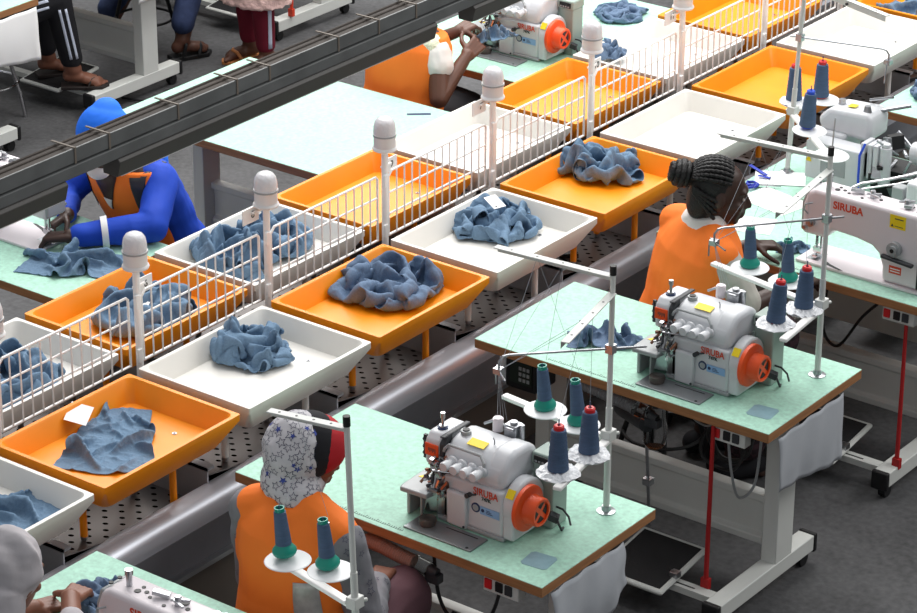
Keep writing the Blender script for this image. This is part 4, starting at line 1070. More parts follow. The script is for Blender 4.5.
def eyes(H, o):
    for sx in (-1, 1):
        mb = MB(); mb.ell(H @ V((sx * .031, .083, .006)), (.0095, .006, .005), H.to_3x3(), 14, 8); e = mb.build('eye', 'eye', o, smooth=180)
        mb = MB(); mb.ell(H @ V((sx * .031, .0870, .006)), (.0052, .003, .0052), H.to_3x3(), 12, 6); mb.build('iris', 'black', e, smooth=180)
def HM(c, yaw=0, pitch=0, roll=0):
    return MX.Translation(V(c)) @ MX.Rotation(R(yaw), 4, 'Z') @ MX.Rotation(R(pitch), 4, 'X') @ MX.Rotation(R(roll), 4, 'Y')
def limb(P, *pr): P.chain([(V(p), r) for p, r in pr])
def person(P, label, loc, rz, skin, voxel=.0065, group=None):
    me = rem(P, voxel, 2 if voxel < .005 else 3)
    o = link('person', me, skin, None, (loc[0], loc[1], loc[2] if len(loc) > 2 else 0), (0, 0, R(rz)), 180)
    return tag(o, label, 'person', group)
def wear(P, name, m, o, voxel=.009, wob=.004, ws=9, smooth=3, seed=1.0):
    me = rem(P, voxel, smooth, wob, ws, seed)
    return link(name, me, m, o, smooth=180)
def torso(P, g=0.0, lean=.0, w=1.0, z0=.40, z1=1.02, tw=0):
    rg = [(.40, -.07, .185, .150), (.50, -.06, .180, .145), (.60, -.04, .168, .125), (.72, -.015, .165, .115), (.84, .0, .180, .118), (.92, .005, .178, .108), (.97, .01, .150, .088), (1.02, .015, .085, .065)]
    out = []
    for z, y, rx, ry in rg:
        if z0 - .001 <= z <= z1 + .001: out.append((V((0, y + lean * (z - .45) / .55, z)), rx * w + g, ry + g, 0))
    P.loft(out, 28)
def legs(P, g=0, kneez=.52, fwd=.42, foot=True, sp=.12, shin=.0, kr=.058):
    for s in (-1, 1):
        limb(P, ((s * .09, -.04, .50), .088 + g), ((s * sp, fwd, kneez), kr + g), ((s * sp, fwd + .02 + shin, .10), .040 + g))
        if foot: foot_(P, (s * sp, fwd + .02 + shin, .06), (0, 1, 0))
def foot_(P, ankle, d):
    a = V(ankle); d = V(d).normalized()
    P.cap(a + V((0, 0, .02)), .036, a + V((0, 0, -.015)) - d * .03, .032, 12)
    P.cap(a + V((0, 0, -.012)) - d * .03, .032, a + d * .10 + V((0, 0, -.028)), .026, 12)
    s = V((-d.y, d.x, 0))
    P.cap(a + d * .05 + s * .012 + V((0, 0, -.022)), .028, a + d * .115 + s * .015 + V((0, 0, -.034)), .022, 12); P.cap(a + d * .05 - s * .015 + V((0, 0, -.022)), .026, a + d * .105 - s * .02 + V((0, 0, -.036)), .020, 12)
    for k in range(5): P.cap(a + d * .115 + s * (.03 - .0155 * k) + V((0, 0, -.042)), .011, a + d * (.150 - .006 * k * k * .5) + s * (.033 - .017 * k) + V((0, 0, -.047)), .0095 if k else .012, 8)
def stool(loc, label, leg='black'):
    t = thing('stool', label, 'stool', loc, group='work stools')
    mb = MB(); mb.lathe([(0, .360), (.15, .360), (.165, .37), (.165, .385), (.15, .395), (0, .397)], seg=28); mb.build('seat', 'black', t)
    for k in range(4):
        a = k * pi / 2 + .6; mb = MB(); mb.tube([(.10 * cos(a), .10 * sin(a), .360), (.16 * cos(a), .16 * sin(a), .12), (.18 * cos(a), .18 * sin(a), .0)], .010, 8); mb.build('leg', leg, t)
    mb = MB(); mb.tube([(.15 * cos(2 * pi * k / 24), .15 * sin(2 * pi * k / 24), .18) for k in range(25)], .007, 8, caps=False); mb.build('foot_ring', leg, t)
    return t
def strip_on(o_list, name, m, par, pts, n, w, off=.004, dirv=(0, 1, 0)):
    """a narrow band laid on a garment: rays along dirv from pts find the surface"""
    bv = [BVHTree.FromPolygons([v.co.copy() for v in o.data.vertices], [tuple(p.vertices) for p in o.data.polygons]) for o in o_list]
    d = V(dirv).normalized(); vs = []; fs = []
    a, b = V(pts[0]), V(pts[1])
    side = (b - a).cross(d).normalized()
    for i in range(n + 1):
        c = a.lerp(b, i / n)
        for j in range(4):
            q = c + side * w * (j / 3 - .5); best = None
            for t in bv:
                h = t.ray_cast(q, d)
                if h[0] is not None and (best is None or h[3] < best[1]): best = (h[0], h[3])
            vs.append((best[0] - d * off) if best else q)
    for i in range(n):
        for j in range(3): k = i * 4 + j; fs.append((k, k + 1, k + 5, k + 4))
    mb = MB(); mb.add(vs, fs); s = mb.build(name, m, par, smooth=180)
    md = s.modifiers.new('t', 'SOLIDIFY'); md.thickness = .0015
    return s
def patch_rows(o, name, m, par, rows, off=.004, n=7, sub=6):
    bv = BVHTree.FromPolygons([v.co.copy() for v in o.data.vertices], [tuple(p.vertices) for p in o.data.polygons]); vs = []; fs = []; R_ = []
    for (za, a0, a1), (zb, b0, b1) in zip(rows[:-1], rows[1:]):
        for k in range(sub): t = k / sub; R_.append((za + (zb - za) * t, a0 + (b0 - a0) * t, a1 + (b1 - a1) * t))
    R_.append(rows[-1])
    for z, x0, x1 in R_:
        for j in range(n):
            x = x0 + (x1 - x0) * j / (n - 1); h = bv.ray_cast(V((x, 1.0, z)), V((0, -1, 0)))
            vs.append((h[0] + V((0, off, 0))) if h[0] is not None else V((x, .1, z)))
    for i in range(len(R_) - 1):
        for j in range(n - 1): k = i * n + j; fs.append((k, k + 1, k + n + 1, k + n))
    mb = MB(); mb.add(vs, fs); q = mb.build(name, m, par, smooth=180); md = q.modifiers.new('t', 'SOLIDIFY'); md.thickness = .0015
    return q
def stars_on(o, par, n, rad, seed, sel, m='starline', fill=False):
    me = o.data; rn = random.Random(seed)
    bv = BVHTree.FromPolygons([v.co.copy() for v in me.vertices], [tuple(p.vertices) for p in me.polygons])
    cand = [p for p in me.polygons if sel(p.center, p.normal)]
    if not cand: return
    mb = MB(); got = []
    tries = 0
    while len(got) < n and tries < 6000:
        tries += 1
        p = rn.choice(cand); r = rad * rn.uniform(.75, 1.25)
        if any((p.center - g[0]).length < (r + g[1]) * .80 for g in got): continue
        got.append((p.center.copy(), r)); u, w = frame(p.normal); a0 = rn.uniform(0, 6.28)
        def prj(q):
            h = bv.find_nearest(q); return h[0] + h[1] * .0016
        def ringp(R0, R1):
            o_ = []
            for k in range(10):
                rr = R0 if k % 2 == 0 else R1
                o_.append(p.center + (u * cos(a0 + k * pi / 5) + w * sin(a0 + k * pi / 5)) * rr)
            return o_
        if fill:
            A = ringp(r, r * .42); vs = [prj(p.center)] + [prj(q) for q in A]
            mb.add(vs, [(0, 1 + k, 1 + (k + 1) % 10) for k in range(10)])
        else:
            A = ringp(r, r * .44); B = ringp(r * .80, r * .33); vs = []; fs = []
            for k in range(10):
                for t in (0, .5):
                    vs.append(prj(A[k].lerp(A[(k + 1) % 10], t))); vs.append(prj(B[k].lerp(B[(k + 1) % 10], t)))
            for k in range(20): fs.append((2 * k, 2 * ((k + 1) % 20), 2 * ((k + 1) % 20) + 1, 2 * k + 1))
            mb.add(vs, fs)
    s = mb.build('star_print', m, par, smooth=180); return s

# ---- star headscarf worker -------------------------------------------------------------
P1 = (.595, -.40)
H = HM((-.03, .085, 1.122), -32, -20)
P = MB(); torso(P); head(P, H, neck=V((0, .02, 1.0))); legs(P, kneez=.54, fwd=.40, shin=-.2)
for s in (-1, 1):
    el = V((.235, .03, .65)) if s > 0 else V((-.20, .04, .68)); wr = V((.10, .26, .66)) if s > 0 else V((-.12, .235, .69))
    limb(P, ((s * .175, .0, .93), .05), (el, .040), (wr, .027)); hand(P, wr, (-s * .3, .9, -.1), (0, .1, 1), (-s, 0, 0), .4)
o1 = person(P, 'worker in grey star print headscarf and orange vest, sitting with back to the camera', P1, 2, 'skin_mid')
eyes(H, o1)
P = MB()
P.ell(H @ V((0, -.034, .018)), (.102, .104, .116), H.to_3x3()); P.ell(H @ V((0, -.012, -.075)), (.094, .098, .080), H.to_3x3()); P.ell(H @ V((0, .030, -.125)), (.074, .072, .035), H.to_3x3())
P.cap(H @ V((0, -.03, -.09)), .078, V((0, .015, 1.03)), .07)
sc = wear(P, 'headscarf', 'scarf', o1, .007, .0065, 13, 2)
stars_on(sc, sc, 170, .0175, 5, lambda c, n: True); stars_on(sc, sc, 22, .011, 8, lambda c, n: n.y < .5, 'starblue', True)
P = MB(); P.ell(H @ V((0, .020, .040)), (.096, .097, .094), H.to_3x3()); hw = wear(P, 'headwrap', 'red_cloth', o1, .007, .002, 12, 2); hw['label'] = 'red headwrap under the scarf'
P = MB(); P.ell(H @ V((0, .0, .034)), (.101, .090, .106), H.to_3x3()); wear(P, 'under_cap', 'black_cloth', o1, .007, .001, 12, 2)
P = MB(); torso(P, .016, w=1.03, z1=1.02)
for s in (-1, 1): P.cap((s * .05, .01, 1.0), .062, (s * .155, .0, .955), .064); P.cap((s * .150, 0, .95), .062, (s * .155, -.01, .80), .058)
v1 = wear(P, 'vest', 'vest', o1, .008, .005, 7, 3)
for s in (-1, 1):
    P = MB(); el = V((.235, .03, .65)) if s > 0 else V((-.20, .04, .68)); wr = V((.115, .24, .66)) if s > 0 else V((-.13, .20, .69))
    limb(P, ((s * .178, .0, .935), .064), (el, .056), (wr, .040)); sl = wear(P, 'sleeve', 'starsleeve', o1, .007, .006, 14, 2)
    stars_on(sl, sl, 40, .015, 3 + s, lambda c, n: True)
P = MB()
for s in (-1, 1): limb(P, ((s * .09, -.06, .50), .125), ((s * .115, .36, .56), .098), ((s * .115, .26, .16), .085))
P.ell((0, .12, .50), (.16, .26, .10)); P.ell((0, .30, .36), (.12, .07, .22)); wear(P, 'skirt', 'mauve', o1, .010, .008, 8, 3)
strip_on([v1], 'reflective_strip', 'tape', v1, ((.115, -.6, .83), (.15, -.6, .45)), 20, .07)
stool((P1[0], P1[1] - .06, 0), 'round stool under the star headscarf worker')

# ---- braided worker ---------------------------------------------------------------------
P2 = (.375, 2.035)
H = HM((.03, .12, 1.125), -24, -12)
P = MB(); torso(P, lean=.07); head(P, H, neck=V((0, .07, .99))); legs(P, kneez=.54, fwd=.36, shin=-.2)
arms2 = {1: (V((.255, .13, .77)), V((.20, .36, .80))), -1: (V((-.24, .16, .74)), V((-.17, .38, .80)))}
for s in (-1, 1):
    el, wr = arms2[s]; limb(P, ((s * .175, .06, .94), .048), (el, .040), (wr, .027)); hand(P, wr, (-s * .3, .9, -.05), (0, .1, 1), (-s, 0, 0), .4)
o2 = person(P, 'worker with braided hair bun and orange vest, in profile at the lockstitch machine', P2, -30, 'skin_dark')
eyes(H, o2)
P = MB(); P.ell(H @ V((0, -.028, .036)), (.080, .094, .086), H.to_3x3()); P.ell(H @ V((0, -.06, -.03)), (.070, .055, .085), H.to_3x3()); hr = wear(P, 'hair', 'hair', o2, .006, .001, 20, 2)
mb = MB()
for k in range(13):
    ph = (k - 6) / 6 * 1.35; pts = []; rs = []
    for i in range(40):
        t = i / 39; th = R(58) + t * R(130)
        y = cos(th) ; z = sin(th)
        p = V((.083 * sin(ph) * (sin(th) ** .55 if th < pi else .1), -.032 + .093 * y, .042 + .089 * z * cos(ph * .88)))
        if th > R(150): p = p.lerp(V((0, -.110, .050)), (th - R(150)) / R(38) * .55)
        wv = .0028 * sin(i * 1.9)
        pts.append(H @ (p + V((wv, 0, 0)))); rs.append(.0072 + .0016 * abs(sin(i * .95)))
    mb.tube(pts, rs, 7)
for k in range(4):
    ph = .55 + k * .22
    for sx in (1, -1):
        pts = [H @ V((sx * (.079 - .02 * t * t) , -.01 - .10 * t, -.005 - .022 * k + .03 * t * (1 + k * .6) + .002 * sin(t * 40))) for t in [i / 24 for i in range(25)]]
        mb.tube(pts, [.0065 + .0015 * abs(sin(i * .95)) for i in range(25)], 7)
mb.build('cornrow_braids', 'hair', hr, smooth=60)
mb = MB(); B = V((0, -.152, .046))
for k in range(5):
    rr = (.026, .038, .043, .038, .026)[k]; pts = []
    for i in range(37):
        a = 2 * pi * i / 36; pts.append(H @ (B + V((rr * cos(a), -.017 * (k - 2) + .002 * sin(i * 2.1), rr * sin(a)))))
    mb.tube(pts, [.0105 + .0022 * abs(sin(i * .9 + k)) for i in range(37)], 8, caps=False)
mb.ell(H @ B, (.032, .030, .032)); mb.build('hair_bun', 'hair', hr, smooth=60)
P = MB(); torso(P, .020, lean=.07, w=1.17, z0=.50)
for s in (-1, 1): P.cap((s * .05, .07, .99), .058, (s * .172, .055, .95), .066); P.cap((s * .168, .055, .94), .064, (s * .175, .05, .80), .06)
wear(P, 'vest', 'vest', o2, .008, .005, 7, 3, 4.0)
P = MB(); P.loft([(V((0, .065, .985)), .115, .088, 0, (0, -.2, 1)), (V((0, .072, 1.02)), .100, .082, 0, (0, -.2, 1)), (V((0, .078, 1.055)), .076, .070, 0, (0, -.2, 1))], 28); P.cap((.0, .14, 1.015), .03, (.03, .17, .96), .02); wear(P, 'collar', 'white_cloth', o2, .006, .003, 16, 2)
for s in (-1, 1):
    P = MB(); el, wr = arms2[s]; limb(P, ((s * .172, .058, .94), .066), (el + (V((s * .175, .06, .94)) - el) * .12, .060)); wear(P, 'sleeve', 'grey_shirt', o2, .007, .004, 12, 2)
P = MB()
for s in (-1, 1): limb(P, ((s * .09, -.06, .50), .12), ((s * .12, .32, .57), .095), ((s * .12, .22, .16), .085))
P.ell((0, .12, .50), (.17, .25, .11)); P.ell((0, .27, .38), (.12, .07, .22)); wear(P, 'skirt', 'skirt', o2, .010, .006, 8, 3)
P = MB()
for s in (-1, 1): P.cap((s * .12, .14, .05), .047, (s * .12, .28, .04), .042)
wear(P, 'shoes', 'black_cloth', o2, .008, .001, 8, 2)
stool((P2[0] - .04, P2[1] - .03, 0), 'round stool under the braided worker')

# ---- grey hooded worker (bottom left) ----------------------------------------------------
P3 = (.29, -1.60)
H = HM((.045, .29, 1.095), 5, -24)
P = MB(); torso(P, lean=.14); head(P, H, neck=V((0, .17, .97))); legs(P, kneez=.54, shin=-.2)
arms3 = {1: (V((.26, .30, .80)), V((-.04, .60, .845))), -1: (V((-.24, .32, .78)), V((-.15, .56, .79)))}
for s in (-1, 1):
    el, wr = arms3[s]; limb(P, ((s * .175, .13, .92), .048), (el, .040), (wr, .028)); hand(P, wr, (-.35 if s > 0 else .2, .9, -.15), (.15, .1, 1), (-s, 0, 0), .62 if s > 0 else .5, .98)
o3 = person(P, 'worker in grey hood cut off by the lower left corner, hand on dark cloth', P3, 0, 'skin_mid', .0042)
eyes(H, o3)
P = MB(); P.ell(H @ V((0, -.030, .026)), (.104, .112, .118), H.to_3x3()); P.ell(H @ V((0, -.06, -.08)), (.106, .10, .10), H.to_3x3()); P.cap(H @ V((0, -.06, -.1)), .095, V((0, .10, .95)), .11)
wear(P, 'hood', 'grey_hood', o3, .007, .016, 10, 2, 3.0)
P = MB(); torso(P, .02, lean=.14, w=1.08)
for s in (-1, 1): P.cap((s * .05, .14, .965), .06, (s * .165, .12, .925), .066)
wear(P, 'vest', 'vest', o3, .009, .005, 7, 3)
for s in (-1, 1):
    P = MB(); el, wr = arms3[s]; limb(P, ((s * .178, .13, .92), .064), (el, .055), (wr.lerp(el, .25), .042)); wear(P, 'sleeve', 'grey_hood', o3, .008, .006, 12, 2)
P = MB(); legs(P, .02, .54, foot=False, shin=-.2); torso(P, .018, z1=.51); wear(P, 'trousers', 'black_cloth', o3, .010, .004, 8, 3)
stool((P3[0], P3[1] - .05, 0), 'round stool under the grey hooded worker')

# ---- blue jacket worker -------------------------------------------------------------------
P4 = (-1.70, 1.50)
H = HM((.0, .27, 1.07), 6, -22)
P = MB(); torso(P, lean=.17); head(P, H, neck=V((0, .15, .95))); legs(P, kneez=.53, shin=-.2)
arms4 = {-1: (V((-.27, .30, .815)), V((-.07, .535, .80))), 1: (V((.27, .22, .78)), V((.085, .40, .80)))}
for s in (-1, 1):
    el, wr = arms4[s]; limb(P, ((s * .175, .15, .91), .050), (el, .042), (wr, .029))
hand(P, arms4[-1][1], (.75, .45, -.10), (0, -.1, 1), (0.3, -1, 0), .75, 1.1); hand(P, arms4[1][1], (.15, .8, -.3), (.5, 0, 1), (-1, .2, 0), .9, 1.05)
o4 = person(P, 'worker in blue jacket over orange vest and blue hood, behind the overhead beam', P4, 178, 'skin_dark', .0042)
eyes(H, o4)
P = MB(); P.ell(H @ V((0, -.022, .038)), (.104, .112, .118), H.to_3x3()); P.ell(H @ V((0, -.055, -.06)), (.102, .09, .095), H.to_3x3()); P.ell(H @ V((0, -.06, .10)), (.06, .07, .06), H.to_3x3()); P.cap(H @ V((0, -.06, -.04)), .098, V((0, .09, .95)), .115); wear(P, 'hood', 'hood_blue', o4, .007, .003, 9, 3)
P = MB(); P.ell(H @ V((0, .062, -.064)), (.050, .052, .045), H.to_3x3()); wear(P, 'face_mask', 'white_cloth', o4, .006, .002, 20, 2)
P = MB(); torso(P, .020, lean=.17, w=.98, z1=.98)
vt = wear(P, 'vest', 'vest', o4, .008, .005, 8, 3)
patch_rows(vt, 'neck_opening', 'skin_dark', o4, [(.99, -.070, .070), (.93, -.055, .055), (.86, -.030, .030), (.795, -.004, .004)])
patch_rows(vt, 'shirt', 'white_cloth', o4, [(.845, -.022, .022), (.82, -.012, .012), (.80, -.003, .003)], .007)
for s in (-1, 1): patch_rows(vt, 'dark_lapel', 'dark', o4, [(.985, s * .135 - .024, s * .135 + .024), (.90, s * .142 - .022, s * .142 + .022), (.76, s * .150 - .02, s * .150 + .02)], .006)
P = MB()
P.loft([(V((0, -.03 + y + .17 * (z - .45) / .55, z)), rx, ry, 0) for z, y, rx, ry in ((.40, -.07, .226, .176), (.50, -.06, .216, .168), (.60, -.04, .208, .152), (.72, -.015, .204, .138), (.84, .0, .206, .138), (.92, .005, .20, .128), (.97, .01, .17, .108), (1.0, .012, .12, .08))], 28)
for s in (-1, 1):
    el, wr = arms4[s]; limb(P, ((s * .165, .135, .925), .064), (el, .058), (wr.lerp(el, .12), .044))
wear(P, 'jacket', 'blue_jacket', o4, .008, .010, 8, 3)
mb = MB(); Wd = (arms4[-1][1].lerp(arms4[-1][0], .42)); dv = (arms4[-1][1] - arms4[-1][0]).normalized()
mb.cyl(Wd - dv * .012, Wd + dv * .012, .0635, .060, 24); wb = mb.build('arm_band', 'paper', o4)
P = MB(); legs(P, .02, .53, foot=False, shin=-.2); torso(P, .016, z1=.51); wear(P, 'trousers', 'jeans', o4, .010, .004, 8, 3)
stool((P4[0], P4[1] + .06, 0), 'round stool under the blue jacket worker')

# ---- bare-armed worker at the far overlock ---------------------------------------------------
P5 = (-1.765, 3.14)
H = HM((-.02, .17, 1.10), 10, -18)
P = MB(); torso(P, lean=.04, z1=.97); head(P, H, neck=V((-.02, .07, .95))); legs(P, kneez=.50, fwd=.30, shin=-.2)
eR, wR, eL, wL = V((.225, -.05, .735)), V((.225, .15, .875)), V((.06, .08, .90)), V((.115, .23, .935))
limb(P, ((.165, .03, .89), .050), (eR, .042), (wR, .026)); limb(P, ((-.16, .04, .90), .050), (eL - V((.16, .05, .08)), .042), (wL, .026))
hand(P, wR, (.05, .8, .35), (.7, -.5, .5), (-.6, .1, .8), .55, 1.0); hand(P, wL, (.1, .95, .15), (.2, -.1, 1), (.8, 0, -.3), .5, 1.0)
o5 = person(P, 'worker with bare arms in orange vest feeding cloth to the far overlock machine', P5, 0, 'skin', .0042)
eyes(H, o5)
P = MB(); torso(P, .018, lean=.04, w=1.08, z1=.97)
for s in (-1, 1): P.cap((s * .05, .05, .94), .05, (s * .13, .04, .90), .055)
wear(P, 'vest', 'vest', o5, .008, .004, 7, 3)
P = MB(); P.cap((.155, .025, .90), .066, (.180, .01, .855), .064); cs = wear(P, 'cap_sleeve', 'white_cloth', o5, .007, .005, 14, 2)
P = MB(); P.cap((-.155, .04, .90), .066, (-.19, .05, .825), .066); wear(P, 'cap_sleeve', 'white_cloth', o5, .007, .005, 14, 2)
P = MB(); P.cap((.128, .02, .92), .064, (.135, .0, .79), .056); wear(P, 'lace_trim', 'lace', o5, .007, .004, 30, 2)
P = MB(); P.ell(H @ V((0, -.02, .034)), (.084, .094, .09), H.to_3x3()); wear(P, 'hair', 'hair', o5, .007, .002, 20, 2)
P = MB(); legs(P, .025, .50, .30, foot=False, shin=-.2); P.ell((.05, .22, .56), (.20, .20, .09)); torso(P, .02, z1=.51); wear(P, 'trousers', 'black_cloth', o5, .010, .006, 8, 3)
stool((P5[0], P5[1] - .04, 0), 'round stool under the bare-armed worker')
garment('h', 'slate strip held between the bare-armed worker hands', (-1.52, 3.46, .90), R(62), (.42, .26, .9), None, 'denim')

# ---- workers of the far row, mostly cut off by the top edge ---------------------------------------
P6 = (-4.31, 3.15)
P = MB(); torso(P, lean=.05); H = HM((0, .14, 1.15), 0, -14); head(P, H, neck=V((0, .06, 1.0)))
for s in (-1, 1): limb(P, ((s * .175, .05, .93), .05), ((s * .24, .1, .72), .04), ((s * .12, .32, .80), .027)); hand(P, V((s * .12, .32, .80)), (-s * .3, .9, 0), (0, 0, 1), (-s, 0, 0), .4)
for s, ay in ((-1, .30), (1, .36)):
    limb(P, ((s * .09, -.04, .50), .085), ((s * .115, .30, .58), .056), ((s * .11, ay, .22), .040)); foot_(P, (s * .11, ay + .015, .19), (.35 if s > 0 else 0.1, 1, -.12))
o6 = person(P, 'seated worker in black trousers with pale double side stripe, feet on a treadle', P6, -28, 'skin_mid'); eyes(H, o6)
P = MB()
for s, ay in ((-1, .30), (1, .36)): limb(P, ((s * .09, -.05, .50), .105), ((s * .115, .30, .585), .074), ((s * .11, ay, .27), .056))
torso(P, .016, z1=.51); tr = wear(P, 'trousers', 'black_cloth', o6, .008, .003, 8, 3)
for s, ay in ((-1, .30), (1, .36)):
    for dx in (-.016, .016):
        K = [V((s * .10, .0, .54)), V((s * .115, .30, .585)), V((s * .11, ay, .28))]
        for a_, b_, dd in ((K[0] + V((.4 * s, 0, dx + .01)), K[0].lerp(K[1], .8) + V((.4 * s, 0, dx + .01)), (-s, 0, 0)), (K[1].lerp(K[2], .12) + V((.4 * s, dx, 0)), K[2] + V((.4 * s, dx, 0)), (-s, 0, 0))):
            strip_on([tr], 'side_stripe', 'navy_stripe', tr, (a_, b_), 12, .013, .002, dd)
P = MB(); torso(P, .016, lean=.05)
for s in (-1, 1): limb(P, ((s * .15, .05, .94), .064), ((s * .24, .1, .72), .054), ((s * .14, .28, .79), .04))
wear(P, 'shirt', 'grey_shirt', o6, .010, .004, 8, 3)
P = MB(); P.ell(H @ V((0, -.02, .034)), (.084, .094, .09), H.to_3x3()); wear(P, 'hair', 'hair', o6, .008, .002, 20, 2)
for s, ay in ((-1, .30), (1, .36)):
    d_ = V((.35 if s > 0 else .1, 1, 0)).normalized(); q = V((-d_.y, d_.x, 0)); c = V((s * .11, ay + .015, .19))
    mb = MB(); mb.T = MX(((q.x, d_.x, 0, c.x), (q.y, d_.y, 0, c.y), (0, 0, 1, c.z - .075), (0, 0, 0, 1)))
    mb.prism([(-.04, -.07), (.04, -.07), (.05, .06), (.045, .14), (.0, .165), (-.045, .13), (-.045, .02)], 'z', 0, .016); mb.tube([(-.05, .06, .01), (-.03, .08, .05), (0.0, .11, .055), (.02, .08, .055), (.05, .05, .01)], .006, 6); mb.build('sandal', 'sandal', o6, bev=.003)
stool((P6[0] + .0, P6[1] - .05, 0), 'chrome legged round stool under the striped trouser worker, by the top left table', 'chrome')

P7 = (-4.35, 4.32)
P = MB(); torso(P, lean=.05); H = HM((0, .12, 1.15), 0, -14); head(P, H, neck=V((0, .06, 1.0)))
for s in (-1, 1):
    limb(P, ((s * .175, .05, .93), .05), ((s * .24, .1, .72), .04), ((s * .12, .32, .80), .027)); hand(P, V((s * .12, .32, .80)), (-s * .3, .9, 0), (0, 0, 1), (-s, 0, 0), .4)
    limb(P, ((s * .09, -.04, .50), .085), ((s * .16, .22, .45), .056), ((s * .23, -.06, .10), .040)); foot_(P, (s * .23, -.06, .08), (.6, 1, 0) if s > 0 else (.5, 1, 0))
o7 = person(P, 'seated worker in dark jeans and black strapped sandals, at the top edge', P7, 8, 'skin'); eyes(H, o7)
P = MB(); torso(P, .016, z1=.51)
for s in (-1, 1): limb(P, ((s * .09, -.05, .50), .105), ((s * .16, .22, .46), .076), ((s * .23, -.05, .19), .062))
wear(P, 'jeans', 'jeans', o7, .009, .004, 10, 3)
P = MB(); torso(P, .016, lean=.05)
for s in (-1, 1): limb(P, ((s * .15, .05, .94), .064), ((s * .24, .1, .72), .054), ((s * .14, .28, .79), .04))
wear(P, 'shirt', 'grey_shirt', o7, .010, .004, 8, 3)
P = MB(); P.ell(H @ V((0, -.02, .034)), (.084, .094, .09), H.to_3x3()); wear(P, 'hair', 'hair', o7, .008, .002, 20, 2)
for s in (-1, 1):
    d_ = V((.6, 1, 0) if s > 0 else (.5, 1, 0)).normalized(); q = V((-d_.y, d_.x, 0)); c = V((s * .23, -.06, 0.0))
    mb = MB(); mb.T = MX(((q.x, d_.x, 0, c.x), (q.y, d_.y, 0, c.y), (0, 0, 1, 0.0), (0, 0, 0, 1)))
    mb.prism([(-.04, -.07), (.04, -.07), (.05, .06), (.045, .14), (.0, .165), (-.045, .13), (-.045, .02)], 'z', 0, .022); mb.tube([(-.05, .07, .02), (-.03, .09, .062), (0.0, .10, .068), (.03, .08, .062), (.05, .06, .02)], .011, 6)
    mb.tube([(-.042, -.02, .02), (-.045, .0, .08), (0, .02, .105), (.045, .0, .08), (.042, -.02, .02)], .010, 6); mb.build('sandal', 'black', o7, bev=.003)
stool((P7[0], P7[1] - .05, 0), 'round stool under the worker in dark jeans')

P8 = (-3.76, 4.46)
P = MB(); torso_up = .38
P.loft([(V((0, -.0, z + .36)), rx, ry, 0) for z, rx, ry in ((.40, .16, .12), (.55, .165, .12), (.72, .15, .105), (.84, .165, .105), (.92, .165, .095), (1.0, .08, .06))], 24)
H = HM((0, .02, 1.50), 0, -6); head(P, H)
for s in (-1, 1):
    limb(P, ((s * .17, 0, 1.27), .045), ((s * .21, 0, 1.0), .038), ((s * .21, .05, .78), .026)); hand(P, V((s * .21, .05, .78)), (0, .1, -1), (s, 0, 0), (0, 1, 0), .3)
    limb(P, ((s * .085, 0, .80), .08), ((s * .085, .01, .46), .055), ((s * .085, -.01, .09), .038)); foot_(P, (s * .085, -.01, .07), (s * .1, 1, 0))
o8 = person(P, 'standing worker in maroon leggings with pale stripe and fluffy pink coat hem', P8, 160, 'skin', .007); eyes(H, o8)
P = MB()
for s in (-1, 1): limb(P, ((s * .085, 0, .80), .095), ((s * .085, .01, .46), .068), ((s * .085, -.01, .13), .050))
lg = wear(P, 'leggings', 'maroon', o8, .008, .003, 8, 3)
for s in (-1, 1): strip_on([lg], 'side_stripe', 'navy_stripe', lg, ((s * .5, .0, .46), (s * .5, -.01, .12)), 10, .022, .002, (-s, 0, 0))
P = MB(); P.loft([(V((0, 0, z)), rx, ry, 0) for z, rx, ry in ((.36, .235, .18), (.50, .215, .165), (.8, .19, .15), (1.0, .18, .13), (1.2, .195, .13), (1.3, .16, .10), (1.37, .09, .07))], 28)
for s in (-1, 1): limb(P, ((s * .17, 0, 1.27), .066), ((s * .21, 0, 1.0), .058), ((s * .21, .04, .84), .048))
wear(P, 'coat', 'pink', o8, .010, .012, 16, 2)
P = MB(); P.ell(H @ V((0, -.02, .034)), (.084, .094, .09), H.to_3x3()); wear(P, 'hair', 'hair', o8, .008, .002, 20, 2)
for s in (-1, 1):
    mb = MB(); mb.T = MX.Translation((s * .085, -.01, 0)); mb.prism([(-.04, -.07), (.04, -.07), (.05, .06), (.045, .14), (.0, .165), (-.045, .13), (-.045, .02)], 'z', 0, .018); mb.tube([(-.05, .07, .02), (-.03, .09, .06), (0.0, .10, .066), (.03, .08, .06), (.05, .06, .02)], .010, 6); mb.build('slipper', 'tan', o8, bev=.003)
# ------------------------------------------------------------------ overhead beam with cable trunking and two light channels
bm_ = thing('overhead_beam', 'long grey overhead beam with dusty top and light channels crossing the upper left', 'beam'); bm_['kind'] = 'structure'
YB = (-3.4, 3.0)
mb = MB(); mb.box(.357, YB[0], 2.262, .432, YB[1], 2.292); mb.build('trunking', 'beam_top', bm_, bev=.002)
mb = MB()
for x in (.368, .392): mb.cyl((x, YB[0], 2.291), (x, YB[1], 2.291), .0055, seg=8)
mb.build('cable_bundle', 'beam_top', bm_)
mb = MB(); mb.box(.430, YB[0], 2.260, .436, YB[1], 2.300); mb.build('side_flange', 'beam', bm_, bev=.001)
mb = MB(); mb.box(.370, YB[0], 2.221, .440, YB[1], 2.255); mb.build('lower_channel', 'beam', bm_, bev=.003)
for k in range(26):
    y = -3.1 + .22 * k + .05 * sin(k * 2.3); mb = MB(); mb.box(.352, y, 2.300, .437, y + .006, 2.303); mb.box(.436, y, 2.258, .4385, y + .006, 2.303); mb.build('cable_tie', 'cable_tie', bm_)
